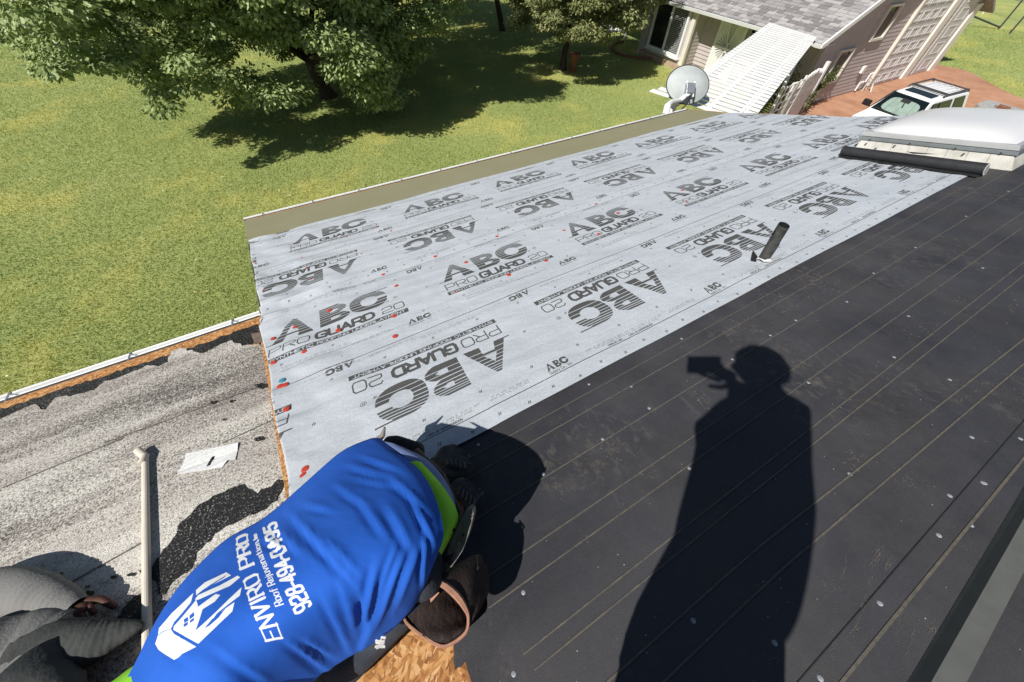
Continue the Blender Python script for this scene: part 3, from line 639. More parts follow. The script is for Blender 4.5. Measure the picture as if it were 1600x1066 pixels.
for i, (x, y) in enumerate(red):
    p = uv_of(x, y, .018); far = p[1] > 2.2
    disc(sheet_far if far else sheet_near, 'plastic_cap', p[0], p[1], .0098 if far else .0148, .009 if far else .0165, M['red_cap'], .003, 12)
p = uv_of(440, 595, .018); disc(sheet_near, 'plastic_cap', p[0], p[1], .0148, .0165, M['teal_cap'], .003, 12)
# olive strip of cap sheet along the eave
roof_sheet('starter_strip', [(rake(3.7) - .01, 3.7), (rake(4.565) - .02, 4.565), (6.06, 4.545), (5.98, 3.7)], .003, M['capsheet'])
# gutters, fascias and walls
def gutter(u0, u1, v, n):
    g = MB(); A, B = RF(u0, v, n), RF(u1, v, n)
    prof = [(0, -.004), (.0, -.09), (.015, -.10), (.05, -.10), (.062, -.015), (.062, -.002), (.050, -.002), (.048, -.008), (.047, -.022), (.029, -.022), (.028, -.012), (.026, -.004)]
    pa = [A + np.array([0, y, z]) for y, z in prof]; g.prism(pa, B - A); g.build('gutter', M['white_vinyl'], house)
    for k in range(int((u1 - u0) / .55) + 1):
        P = RF(u0 + .2 + k * .55, v, n); MB().bar(P + np.array([0, -.01, .006]), P + np.array([0, .060, .001]), .010, .004).build('gutter_strap', M['galv'], house)
    f = MB(); f.box((A + B) / 2 + np.array([0, -.012, -.10]), (u1 - u0, .02, .19)); f.build('fascia', M['white_paint'], house)
    MB().bar(A + np.array([0, .006, .003]), B + np.array([0, .006, .003]), .016, .004).build('drip_edge', M['dark_metal'], house)
gutter(-4.4, rake(2.22) - .03, 2.222, -.03)
gutter(rake(4.6) - .02, 6.05, 4.602, -.004)
P0, P1 = RF(rake(4.6) - .02, 4.6, -.024), RF(rake(2.2) - .02, 2.2, -.024)
MB().prism([P0, P1, P1 - (0, 0, .10), P0 - (0, 0, .10)], (.02, 0, 0)).build('fascia', M['dark_metal'], house)
# the far gable end and the walls under the roof
ga, gb = RF(6.05, 4.59, -.024), RF(7.0, -1.6, -.024)
w = MB()
def wall(a, b, zt_a, zt_b, t=.12):
    a = np.array(a, float); b = np.array(b, float); d = (b - a) / np.linalg.norm(b - a); nrm = np.array([-d[1], d[0]]) * t
    return MB().hexa([(*a, GZ), (*b, GZ), (*(b + nrm), GZ), (*(a + nrm), GZ), (*a, zt_a), (*b, zt_b), (*(b + nrm), zt_b), (*(a + nrm), zt_a)])
zr = lambda v: RF(0, v, -.06)[2]
yv = lambda v: RF(0, v, 0)[1]
wall((rake(4) + .9, yv(4.0)), (5.75, yv(4.0)), zr(4.0), zr(4.0)).build('wall', M['siding'], house)
wall((5.75, yv(4.0)), (6.5, yv(-1.4)), zr(4.0), zr(-1.4)).build('wall', M['siding'], house)
wall((-4.2, yv(1.75)), (.2, yv(1.75)), zr(1.75) - .02, zr(1.75) - .02).build('wall', M['siding'], house)
wall((.2, yv(1.75)), (rake(4) + .9, yv(4.0)), zr(1.75) - .02, zr(4.0)).build('wall', M['siding'], house)
# bent metal flashing along the top of the slope
fl = MB()
A, B = RF(.40, -.531, .005), RF(3.2, -.414, .005); C_, D_ = RF(.40, -.552, .040), RF(3.2, -.437, .040); E_, F_ = RF(.40, -.586, .044), RF(3.2, -.470, .044)
t_ = np.array([0, -.004, -.004])
fl.add([A, B, C_, D_, E_, F_, A + t_, B + t_, C_ + t_, D_ + t_, E_ + t_, F_ + t_], [(0, 1, 3, 2), (2, 3, 5, 4), (6, 8, 9, 7), (8, 10, 11, 9), (0, 6, 7, 1), (4, 5, 11, 10), (0, 2, 8, 6), (2, 4, 10, 8), (1, 7, 9, 3), (3, 9, 11, 5)])
fo = fl.build('metal_flashing', simple('grey_flashing', (.115, .118, .11), .5, .1, 20), house)
# vent pipe through the near sheet
vp = np.array([2.185, .694, -.222]); top = np.array([2.18, .707, .050])
mb = MB(); mb.tube([vp - (0, 0, .05), vp, top], [.029, .029, .029], 20, caps=True, open_end=True); pipe = mb.build('vent_pipe', M['pipe'], house, smooth=False)
mb = MB(); mb.tube([top + (0, 0, .001), top - (0, 0, .08)], [.029, .026], 20, caps=False); 
ring = []; n = 20
mb.add([top + np.array([r * math.cos(k * 2 * math.pi / n), r * math.sin(k * 2 * math.pi / n), .001]) for r in (.029, .024) for k in range(n)], [(k, (k + 1) % n, n + (k + 1) % n, n + k) for k in range(n)])
mb.tube([top + (0, 0, .001), top - (0, 0, .10)], [.024, .023], 20, caps=False); mb.tube([top - (0, 0, .10), top - (0, 0, .101)], [.023, .001], 20, caps=False)
mb.build('pipe_mouth', M['black_rubber'], pipe)  # inner wall coloured black to stand for the shade inside the pipe
fp = [(1182, 408), (1186, 404), (1196, 410), (1204, 406), (1208, 411), (1194, 413), (1187, 411)]
mb = MB(); rr = random.Random(4)
mb.add([RF(*uv_of(x, y, .02), .02 + rr.uniform(.002, .03)) for x, y in fp], [(0, 1, 2), (0, 2, 6), (2, 5, 6), (2, 3, 4), (2, 4, 5)]); mb.build('cut_flap', M['white_vinyl'], pipe)
mb = MB(); mb.add([RF(*uv_of(x, y, .02), h) for x, y, h in ((1174, 408, .02), (1176, 400, .06), (1185, 404, .03), (1183, 410, .018))], [(0, 1, 2), (0, 2, 3)]); mb.build('torn_flap', M['black_rubber'], pipe)

# skylight
sk = empty('skylight', RF(5.3, .95, 0)); sk.parent = house; sk.matrix_parent_inverse = house.matrix_basis.inverted()
tag(sk, 'white domed skylight on a pale curb behind the black roll')
def rbox(mb, u0, u1, v0, v1, n0, n1, taper=0, m=0):
    lo = [(u0 - taper, v0 - taper), (u1 + taper, v0 - taper), (u1 + taper, v1 + taper), (u0 - taper, v1 + taper)]; hi = [(u0, v0), (u1, v0), (u1, v1), (u0, v1)]
    return mb.hexa([RF(u, v, n0) for u, v in lo] + [RF(u, v, n1) for u, v in hi], m)
su0, su1, sv0, sv1 = 4.80, 5.98, .45, 1.455
rbox(MB(), su0, su1, sv0, sv1, .0, .115, .03).build('curb', M['dirty_white'], sk)
for k in range(8):
    a = sv0 + (sv1 - sv0) * k / 8; b = sv0 + (sv1 - sv0) * (k + 1) / 8 - .004
    MB().hexa([RF(u, v, n) for u, v, n in ((su0 - .036, a, .002), (su0 - .026, a, .002), (su0 - .026, b, .002), (su0 - .036, b, .002), (su0 - .008, a, .112), (su0 + .002, a, .112), (su0 + .002, b, .112), (su0 - .008, b, .112))]).build('curb_panel', M['dirty_white'], sk)
fr = MB(); rbox(fr, su0 - .015, su1 + .015, sv0 - .015, sv1 + .015, .117, .150, .004); fr.build('frame', M['galv'], sk, bevel=.003)
fr = MB(); rbox(fr, su0 - .005, su1 + .005, sv0 - .005, sv1 + .005, .153, .195, .004); fr.build('frame', simple('satin_aluminium', (.62, .62, .62), .35, .06, 8, metal=.5), sk, bevel=.003)
dm = []; N = 18
for j in range(N + 1):
    for i in range(N + 1):
        a, b = i / N, j / N; e = (1 - abs(2 * a - 1) ** 4.2) * (1 - abs(2 * b - 1) ** 3.2)
        dm.append(RF(su0 + .02 + (su1 - su0 - .04) * a, sv0 + .02 + (sv1 - sv0 - .04) * b, .193 + .10 * max(0, e) ** .75))
MB().add(dm, [(j * (N + 1) + i, j * (N + 1) + i + 1, (j + 1) * (N + 1) + i + 1, (j + 1) * (N + 1) + i) for j in range(N) for i in range(N)]).build('dome', M['dome'], sk, smooth=True)
for k, v in enumerate((.52, .78, 1.08, 1.38)):
    MB().tube([RF(su0 - .028, v, .128), RF(su0 - .014, v, .132)], .006, 8).build('screw', M['dark_metal'], sk)
for v, n in ((.72, .085), (1.18, .09), (1.31, .05), (1.40, .08)):
    MB().tube([RF(su0 - .035, v, n), RF(su0 - .012, v, n + .006)], .006, 8).build('screw', M['dark_metal'], sk)

# roll of felt lying against the skylight
roll = empty('felt_roll', RF(4.50, 1.0, .02)); tag(roll, 'roll of black roofing felt lying in front of the skylight', 'roll')
mb = MB(); pts = [RF(4.50, v, .064) for v in np.linspace(.50, 1.455, 12)]
mb.tube(pts, [.048 * (1 + .01 * math.sin(k * 2.1)) for k in range(12)], 28); mb.build('felt', simple('rolled_felt', (.022, .023, .025), .6, .2, 15, .2, 90), roll, smooth=False)
mb = MB()
for r in (.045, .036, .027, .018): mb.tube([RF(4.50, .498, .064), RF(4.50, .496, .064)], r, 22)
mb.build('paper_core', M['paper'], roll)
fl_ = [RF(4.50 - .04, v, .03) for v in np.linspace(.51, 1.45, 12)]; fl2 = [RF(4.43 + .01 * math.sin(k * 1.7), v, .017 + .004 * (k % 2)) for k, v in enumerate(np.linspace(.51, 1.45, 12))]
mb = MB(); mb.add(fl_ + fl2, [(k, k + 1, 13 + k, 12 + k) for k in range(11)]); mb.build('loose_end', M['black_rubber'], roll)
mb = MB(); mb.add([RF(4.60, .98, .09), RF(4.56, .80, .122), RF(4.62, .86, .10), RF(4.57, 1.02, .11)], [(0, 1, 2), (0, 1, 3)]); mb.build('torn_flap', M['black_rubber'], roll)

# ------------------------------------------------------------------ neighbouring house
nh = empty('neighbour_house', (19.0, 9.5, GZ)); tag(nh, 'mauve grey house with white lattice door and tall garage doors', 'house')
YG, XB, XD = 6.8, 14.2, 14.9            # gable wall, bay front, door wall
ZE = -1.74                              # eave height
SL = math.tan(math.radians(28))
def zroof(x): return ZE + (min(x, 20.0) - 14.05) * SL - max(0, x - 20.0) * SL
# inner walls (bodies behind the boards)
def boxw(name, x0, x1, y0, y1, z0, z1, mat): return MB().box(((x0 + x1) / 2, (y0 + y1) / 2, (z0 + z1) / 2), (x1 - x0, y1 - y0, z1 - z0)).build(name, mat, nh)
mb = MB(); prof = [(14.95, GZ), (25.1, GZ), (25.1, zroof(25.1) - .12), (20, zroof(20) - .12), (14.95, zroof(14.95) - .12)]
mb.prism([(x, YG + .03, z) for x, z in prof], (0, .15, 0)); mb.build('wall', M['siding'], nh)
boxw('wall', XD + .03, XD + .2, YG + .2, 14.0, GZ, ZE, M['siding'])
boxw('wall', XB + .03, XD + .03, 11.40, 14.0, GZ, ZE, M['siding'])
# lap boards: each board is a wedge, proud at the bottom
def board(a, b, z, h, out, mat=None, name='siding_board', lip=.014):
    a = np.array([a[0], a[1], z], float); b = np.array([b[0], b[1], z], float); o = np.array([out[0], out[1], 0.0]); up = np.array([0, 0, h])
    MB().hexa([a, b, b + o * lip, a + o * lip, a + up, b + up, b + up + o * .002, a + up + o * .002]).build(name, mat or M['siding'], nh)
holes = [(15.98, 16.84, -3.30, -2.20), (17.48, 18.30, -2.10, -1.03), (19.52, 22.75, GZ, .2), (23.2, 25.12, GZ, .2)]
z = GZ + .06; BH = .142
while z < .1:
    xs = [15.0]; 
    x_lo = max(15.0, 14.05 + (z + .15 - ZE) / SL + .05); spans = [(x_lo, 25.1)]
    for h0, h1, z0, z1 in holes:
        if z + BH > z0 + .01 and z < z1 - .01:
            ns = []
            for a, b in spans:
                if h1 <= a or h0 >= b: ns.append((a, b))
                else:
                    if h0 - a > .05: ns.append((a, h0))
                    if b - h1 > .05: ns.append((h1, b))
            spans = ns
    for a, b in spans: 
        if b - a > .05: board((a, YG + .03), (b, YG + .03), z, BH, (0, -1))
    z += BH
z = GZ + .22
while z < ZE - .1:
    board((XD + .03, 10.68), (XD + .03, 11.40), z, BH, (-1, 0), lip=.034); board((XD + .03, YG + .05), (XD + .03, 9.50), z, BH, (-1, 0), lip=.034)
    if z < -3.62: board((XB + .03, 11.46), (XB + .03, 13.55), z, BH, (-1, 0), lip=.034)
    board((XB + .03, 13.62), (XB + .03, 14.0), z, BH, (-1, 0), lip=.034)
    board((XB + .08, 11.40), (XD + .03, 11.40), z, BH, (0, -1))
    z += BH
MB().box((XB - .02, 12.5, GZ + .1), (.10, 2.6, .22)).build('stone_footing', M['stone'], nh)
# corner trims, bay window
def post(x0, x1, y0, y1, z0, z1, mat, name='trim_board'): return MB().box(((x0 + x1) / 2, (y0 + y1) / 2, (z0 + z1) / 2), (x1 - x0, y1 - y0, z1 - z0)).build(name, mat, nh)
post(XB - .03, XB + .08, 11.33, 11.50, GZ + .1, ZE - .04, M['trim']); post(XD - .02, XD + .12, YG - .03, YG + .12, GZ, ZE - .04, M['siding'])
win = MB()
y0, y1, z0, z1 = 11.62, 13.48, -3.58, -1.80
for a in ((y0, y0 + .09, z0, z1), (y1 - .09, y1, z0, z1), (y0 + .09, y1 - .09, z0, z0 + .10), (y0 + .09, y1 - .09, z1 - .08, z1), (12.50, 12.56, z0 + .10, z1 - .08)):
    win.box((XB - .01, (a[0] + a[1]) / 2, (a[2] + a[3]) / 2), (.09, a[1] - a[0], a[3] - a[2]))
win = win.build('window', M['white_paint'], nh)
MB().box((XB + .02, 13.0, (z0 + z1) / 2), (.01, .85, z1 - z0 - .2)).build('pane', M['glass_dark'], win)
MB().box((XB + .028, 12.1, (z0 + z1) / 2), (.006, .80, z1 - z0 - .2)).build('pane', M['glass_dark'], win)
k = 0
zz = z0 + .14
while zz < z1 - .12:
    MB().hexa([(XB + .018, 11.74, zz), (XB + .018, 12.46, zz), (XB + .012, 12.46, zz - .002), (XB + .012, 11.74, zz - .002), (XB + .02, 11.74, zz + .035), (XB + .02, 12.46, zz + .035), (XB + .016, 12.46, zz + .035), (XB + .016, 11.74, zz + .035)]).build('blind_slat', M['blind'], win)
    zz += .062
MB().box((XB - .05, (y0 + y1) / 2, z0 - .03), (.13, y1 - y0 + .1, .055)).build('sill', M['white_paint'], win)
# white security door with sunburst bars
dr = MB().box((XD - .01, 10.09, -2.83), (.05, 1.10, 2.20)).build('door', simple('door_panel', (.70, .69, .66), .5, .05, 4), nh)
for a in ((9.50, 9.60, -3.93, -1.73), (10.58, 10.68, -3.93, -1.73), (9.60, 10.58, -1.83, -1.73), (9.6, 10.58, -3.93, -3.80), (9.6, 10.58, -2.93, -2.86)):
    MB().box((XD - .045, (a[0] + a[1]) / 2, (a[2] + a[3]) / 2), (.045, a[1] - a[0], a[3] - a[2])).build('door_rail', M['white_paint'], dr)
for kk in range(13):
    a = math.pi * (kk + .5) / 13
    c0 = np.array([XD - .044, 10.09, -2.86]); L = .47 if abs(math.cos(a)) > .4 else .95
    for sg in (1, -1):
        e = c0 + np.array([0, math.cos(a) * min(.48, L), math.sin(a) * L * sg])
        MB().bar(c0 + (e - c0) * .18, e, .012, .014, (1, 0, 0)).build('sunburst_bar', M['dark_metal'] if sg < 0 else M['galv'], dr)
MB().box((XD + .02, 8.95, -2.05), (.03, .85, .45)).build('window', M['glass_dark'], nh)
mb = MB(); th = np.linspace(0, 5.2, 12); mb.tube([(XD - .05, 9.15 + .11 * math.cos(a), -2.02 + .09 * math.sin(a)) for a in th], .02, 6); mb.build('wall_ornament', M['white_paint'], nh)
# gable windows
for x0, x1, z0, z1 in holes[:2]:
    f = MB()
    for a in ((x0, x0 + .07, z0, z1), (x1 - .07, x1, z0, z1), (x0 + .07, x1 - .07, z0, z0 + .08), (x0 + .07, x1 - .07, z1 - .07, z1)): f.box(((a[0] + a[1]) / 2, YG - .01, (a[2] + a[3]) / 2), (a[1] - a[0], .10, a[3] - a[2]))
    f = f.build('window', M['trim'], nh)
    MB().box(((x0 + x1) / 2, YG + .024, (z0 + z1) / 2), (x1 - x0 - .14, .01, z1 - z0 - .15)).build('pane', M['glass_dark'], f)
    MB().box(((x0 + x1) / 2, YG + .016, z0 + (z1 - z0) * .45), (x1 - x0 - .14, .004, (z1 - z0) * .72)).build('blind', simple('brown_blind', (.13, .11, .10), .7, .1, 4), f)
# tall garage door with rows of small lites, and its trims
for x0, x1 in ((19.62, 19.74), (22.28, 22.72), (24.62, 25.10)):
    post(x0, x1, YG - .06, YG + .06, GZ, zroof(min(x1, 20)) - .2 if x1 < 20 else min(-.1, zroof(x1) - .2), M['trim'] if x0 < 20 else simple('pale_trim', (.80, .77, .70), .5, .05, 4))
gd = empty('garage_door', (21, YG, GZ)); gd.parent = nh; gd.matrix_parent_inverse = world_of(nh).inverted()
PH = .53
for r in range(8):
    zb = GZ + .04 + r * PH
    if zb + PH > .35: break
    p = MB().box((21.0, YG + .03, zb + PH / 2), (2.50, .05, PH - .012)).build('door_section', M['garage'], gd)
for r in range(7):
    zb = GZ + .04 + r * PH
    for c in range(4):
        xc = 19.98 + c * .62
        q = MB()
        for a in ((xc - .24, xc - .20, zb + .10, zb + .43), (xc + .20, xc + .24, zb + .10, zb + .43), (xc - .20, xc + .20, zb + .10, zb + .14), (xc - .20, xc + .20, zb + .39, zb + .43)): q.box(((a[0] + a[1]) / 2, YG - .002, (a[2] + a[3]) / 2), (a[1] - a[0], .018, a[3] - a[2]))
        q.build('raised_panel', M['garage_raised'], gd)
gd2 = post(23.2, 24.6, YG + .0, YG + .06, GZ + .03, .0, M['garage'], 'side_door')
for r in range(5):
    q = MB(); xc, zb = 23.9, GZ + .15 + r * .62
    for a in ((xc - .36, xc - .32, zb, zb + .44), (xc + .32, xc + .36, zb, zb + .44), (xc - .32, xc + .32, zb, zb + .04), (xc - .32, xc + .32, zb + .40, zb + .44)): q.box(((a[0] + a[1]) / 2, YG - .006, (a[2] + a[3]) / 2), (a[1] - a[0], .012, a[3] - a[2]))
    q.build('raised_panel', M['garage_raised'], gd2)
# wall fittings
MB().box((18.35, YG - .05, -3.10), (.16, .08, .24)).build('meter_box', M['white_paint'], nh)
for x, zt in ((18.75, -3.62), (19.15, -3.35)):
    MB().tube([(x, YG - .06, zt - .3), (x, YG - .06, zt), (x + .16, YG - .09, zt + .02)], .03, 8).build('hose_tap', M['white_paint'], nh)
MB().tube([(19.25, YG - .1, GZ), (19.3, YG - .1, GZ + .5), (19.5, YG - .2, GZ + .3), (19.35, YG - .35, GZ + .02)], .025, 8).build('pipe_stub', M['dirty_white'], nh)
# roof: deck, eave, rake and shingles
nrm = np.array([-math.sin(math.radians(28)), 0, math.cos(math.radians(28))]); sv = np.array([math.cos(math.radians(28)), 0, math.sin(math.radians(28))])
def RN(s, y, n): return np.array([14.05, y, ZE]) + sv * s + nrm * n
RL = 5.95 / math.cos(math.radians(28))
roof = MB().hexa([RN(0, 6.52, -.10), RN(RL, 6.52, -.10), RN(RL, 16.5, -.10), RN(0, 16.5, -.10), RN(0, 6.52, 0), RN(RL, 6.52, 0), RN(RL, 16.5, 0), RN(0, 16.5, 0)]).build('roof', M['shingle_bed'], nh)
E1 = RN(RL, 6.52, 0)
MB().hexa([E1 + (0, 0, -.1), E1 + (6, 0, -.1 - 6 * SL), E1 + (6, 10, -.1 - 6 * SL), E1 + (0, 10, -.1), E1, E1 + (6, 0, -6 * SL), E1 + (6, 10, -6 * SL), E1 + (0, 10, 0)]).build('roof', M['shingle_bed'], nh)
MB().hexa([RN(-.02, 6.47, -.13), RN(RL, 6.47, -.13), RN(RL, 6.515, -.13), RN(-.02, 6.515, -.13), RN(-.02, 6.47, .015), RN(RL, 6.47, .015), RN(RL, 6.515, .015), RN(-.02, 6.515, .015)]).build('rake_board', M['white_paint'], roof)
g = MB(); pr = [(-.02, -.01), (-.02, -.11), (-.10, -.11), (-.13, .0), (-.115, .0), (-.09, -.09), (-.035, -.09), (-.035, -.01)]
g.prism([np.array([14.05 + a, 6.47, ZE + b]) for a, b in pr], (0, 10.1, 0)); g.build('gutter', M['white_vinyl'], roof)
MB().box((14.45, 11.55, ZE - .09), (.85, 10.0, .02)).build('soffit', M['white_paint'], nh)
CW, CH = .30, .143
shared = []
for q in range(3):
    w_ = CW - .012 - .03 * q; m_ = MB().hexa([(0, 0, 0), (CH + .05, 0, 0), (CH + .05, w_, 0), (0, w_, 0), (0, 0, .018), (CH + .05, 0, .005), (CH + .05, w_, .005), (0, w_, .018)]).mesh('shingle', M['shingle']); shared.append(m_)
rotm = Matrix(((sv[0], 0, nrm[0]), (0, 1, 0), (sv[2], 0, nrm[2]))).to_4x4()
cells = []
for r in range(int(RL / CH)):
    for c in range(34):
        y = 6.54 + c * CW + (r % 2) * .13 - (.1 if r % 3 == 0 else 0)
        if y < 6.525: continue
        P = RN(r * CH, y, .002); px = w2px(P)[0]
        if -30 < px[0] < 1630 and px[1] > -25: cells.append((np.linalg.norm(P - CAM), r, y, P))
cells.sort(key=lambda a: a[0]); far = MB(); rc = random.Random(6)
for i, (d, r, y, P) in enumerate(cells):
    if i < 300:
        o = bpy.data.objects.new('shingle', rc.choice(shared)); COL.objects.link(o); o.parent = roof; o.matrix_parent_inverse = world_of(roof).inverted()
        o.matrix_basis = Matrix.Translation(Vector(P)) @ rotm
    else:
        w_ = CW - .012 - .03 * rc.randint(0, 2); X, N_ = sv, nrm; Y_ = np.array([0, 1.0, 0]); L_ = CH + .05
        far.hexa([P, P + X * L_, P + X * L_ + Y_ * w_, P + Y_ * w_, P + N_ * .018, P + X * L_ + N_ * .005, P + X * L_ + Y_ * w_ + N_ * .005, P + Y_ * w_ + N_ * .018], m=rc.randint(0, 3))
if far.v:
    tag(far.build('shingle', [simple('shingle_tone_%d' % i, c, .9, .2, 30) for i, c in enumerate(((.20, .185, .185), (.30, .285, .28), (.40, .385, .37), (.46, .45, .43)))], roof), kind='stuff')

# ------------------------------------------------------------------ white slatted cover between the two houses
cov = empty('slatted_cover', (10.5, 6.2, -1.6)); tag(cov, 'white slatted walkway cover spanning from the grey house eave to the near roof', 'patio cover')
cA, cB = np.array([14.12, 8.42]), np.array([13.95, 6.72]); cC, cD = np.array([6.55, 5.35]), np.array([7.05, 3.75])     # far end (left, right), near end (left, right)
NS = 34
for i in range(NS):
    t0, t1 = i / NS, (i + .78) / NS
    p = [cA + (cC - cA) * t0, cB + (cD - cB) * t0, cB + (cD - cB) * t1, cA + (cC - cA) * t1]
    if i >= NS - 5: p[0] = p[0] + (p[0] - p[1]) * .25 * (i - NS + 6) / 5; p[3] = p[3] + (p[3] - p[2]) * .25 * (i - NS + 6) / 5
    z0 = -1.60 - .06 * t0; MB().hexa([(*q, z0) for q in p] + [(*q, z0 + .008) for q in p]).build('slat', M['white_paint'], cov)
for f in (.12, .5, .86):
    a, b = cA + (cB - cA) * f, cC + (cD - cC) * f
    MB().bar((*a, -1.68), (*b, -1.74), .09, .15).build('beam', M['white_paint'], cov)
for f in (.12, .84):
    a, b = cA + (cB - cA) * f, cC + (cD - cC) * f
    MB().bar((*a, -1.584), (*b, -1.644), .05, .012).build('batten', M['white_paint'], cov)
for p in (cC + (cD - cC) * .12, cC + (cD - cC) * .86): MB().box((*p, (GZ - 1.8) / 2), (.1, .1, -1.8 - GZ)).build('post', M['white_paint'], cov)

# satellite dish on its bent mast at the eave
dish = empty('satellite_dish', (6.2, 4.75, -1.6)); tag(dish, 'grey satellite dish on a white bent mast at the eave corner', 'satellite dish')
dc = at_y(1076, 131, 5.0); dn = np.array([-.42, -.62, .66]); dn /= np.linalg.norm(dn)
ax = np.cross(dn, (0, 0, 1.0)); ax /= np.linalg.norm(ax); ay = np.cross(ax, dn)
# the dish is seen from behind: bowl opens away from the viewer
N1, N2 = 9, 36; vs = []; R_ = .375
for j in range(N1 + 1):
    for i in range(N2):
        r = R_ * j / N1; a = i * 2 * math.pi / N2; vs.append(dc + ax * r * math.cos(a) * 1.08 + ay * r * math.sin(a) - dn * (.10 * (r / R_) ** 2 - .05))
fs = [(j * N2 + i, j * N2 + (i + 1) % N2, (j + 1) * N2 + (i + 1) % N2, (j + 1) * N2 + i) for j in range(N1) for i in range(N2)]
MB().add(vs, fs).build('reflector', simple('weathered_dish', (.40, .43, .42), .55, .14, 4), dish, smooth=True)
mb = MB(); mb.tube([dc + ax * R_ * 1.08 * math.cos(a) + ay * R_ * math.sin(a) - dn * .05 for a in np.linspace(0, 2 * math.pi, 40)], .011, 6, caps=False); mb.build('rim', M['dark_metal'], dish)
back = dc + dn * .10 - ay * .10; foot = np.array([5.80, 4.44, -1.50]); elbow = at_y(1049, 160, 4.72)
mb = MB(); mb.tube([at_y(1040, 178, 4.5), at_y(1043, 166, 4.55), elbow, at_y(1062, 157, 4.85), back - ay * .12], [.055, .055, .05, .045, .04], 10); mb.build('mast', M['white_paint'], dish)
mb = MB(); mb.box(back - ay * .04, (.16, .20, .12), (ax, ay, dn)); mb.bar(back - ay * .10, dc + dn * .02 - ay * .24, .07, .05, dn); mb.build('bracket', M['galv'], dish, bevel=.01)
for sx in (-1, 1): MB().bar(back + ax * .07 * sx + ay * .1, back + ax * .06 * sx - ay * .2 + dn * .03, .02, .04, dn).build('bracket_arm', M['white_paint'], dish)
mb = MB(); mb.tube([back - ay * .18, back - ay * .28 + dn * .05, at_y(1066, 170, 4.6), at_y(1060, 176, 4.5)], .012, 6); mb.build('cable', M['black_plastic'], dish)

# ------------------------------------------------------------------ trees, vines, fences
def leaves(name, centres, radii, per, size, mat, parent, droop=.5, seed=0, flat=.55, asp=.62):
    r = np.random.default_rng(seed); C = np.repeat(np.array(centres), per, 0); Rr = np.repeat(np.array(radii), per); n = len(C)
    d = r.normal(size=(n, 3)); d /= np.linalg.norm(d, axis=1)[:, None]; rad = r.random(n) ** .45
    P = C + d * (rad * Rr)[:, None] * np.array([1, 1, flat])
    out = d * np.array([1, 1, .6]) + r.normal(size=(n, 3)) * .45; out[:, 2] -= droop; out /= np.linalg.norm(out, axis=1)[:, None]
    nrm_ = np.array([-.25, -.12, 1.0]) * .85 + d * .45 + r.normal(size=(n, 3)) * .38; side = np.cross(out, nrm_); side /= np.linalg.norm(side, axis=1)[:, None] + 1e-9
    nn = np.cross(side, out)
    L = size * r.uniform(.65, 1.3, n)[:, None]; W = L * asp
    v = np.empty((n * 4, 3)); v[0::4] = P; v[1::4] = P + out * L * .55 + side * W * .5 - nn * L * .06; v[2::4] = P + out * L; v[3::4] = P + out * L * .55 - side * W * .5 - nn * L * .06
    b = np.arange(n) * 4; t = np.empty((n * 2, 3), int); t[0::2] = np.c_[b, b + 1, b + 2]; t[1::2] = np.c_[b, b + 2, b + 3]
    return link(name, array_mesh(name, v, t, mat), parent)
def tree(name, base, label, cat, crown_c, crown_r, trunk_h, trunk_r, ncl, per, size, mat, seed, group=None, low=-.7, cl_r=.55, droop=.5, fork=3, asp=.62):
    t = empty(name, base); tag(t, label, cat, group or 'trees around the lawn'); r = random.Random(seed); base = np.array(base, float); cc = np.array(crown_c, float); cr = np.array(crown_r, float)
    top = base + np.array([(cc[0] - base[0]) * .35, (cc[1] - base[1]) * .35, trunk_h])
    tr = MB(); mid = (base + top) / 2 + np.array([r.uniform(-.08, .08), r.uniform(-.08, .08), 0])
    tr.tube([base - (0, 0, .1), base + (0, 0, .12), mid, top], [trunk_r * 1.7, trunk_r * 1.15, trunk_r * .9, trunk_r * .8], 10)
    cs, rr = [], []
    while len(cs) < ncl:
        d = np.array([r.gauss(0, 1), r.gauss(0, 1), r.gauss(0, 1)]); d /= np.linalg.norm(d)
        if d[2] < low: continue
        q = r.random(); s = .86 + .16 * q if r.random() < .86 else r.uniform(.35, .8)
        lobe = 1 + .13 * math.sin(11 * d[2] + 9 * math.atan2(d[1], d[0])) + .14 * math.sin(3 * math.atan2(d[1], d[0]) + seed) + .10 * math.sin(5 * d[2] + 7 * math.atan2(d[1], d[0]))
        cs.append(cc + d * cr * s * lobe); rr.append(cl_r * r.uniform(.6, 1.35))
    for k in range(fork * 4):
        e = cs[r.randrange(len(cs))]; s0 = top + (mid - top) * r.uniform(0, .25); m1 = (s0 + e) / 2 + np.array([0, 0, r.uniform(-.1, .35)])
        tr.tube([s0, m1, e], [trunk_r * .45, trunk_r * .25, trunk_r * .06], 6)
    tr.build('trunk', M['bark'], t, smooth=True)
    leaves('crown', cs, rr, per, size, mat, t, droop, seed, asp=asp); return t
tree('tree', (.7, 14.6, GZ), 'large leafy tree with low drooping branches on the lawn at upper left', 'tree', (.1, 14.1, .15), (4.5, 4.0, 3.6), 1.3, .22, 720, 340, .115, M['leaf_a'], 3, low=-.86, cl_r=.52, droop=.75)
tree('tree', (9.75, 13.5, GZ), 'small round headed tree on a forked trunk beside the bay window', 'tree', (10.35, 13.5, -1.1), (2.9, 2.3, 1.7), 1.35, .13, 330, 380, .11, M['leaf_b'], 8, low=-.75, cl_r=.42, droop=.55, fork=4, asp=.42)
tree('tree', (10.1, 19.7, GZ), 'slim dark tree behind the small round headed tree at the top edge', 'tree', (9.3, 21.0, .5), (3.2, 2.8, 2.3), 2.3, .14, 110, 260, .12, M['leaf_a'], 12, low=-.6, cl_r=.6)
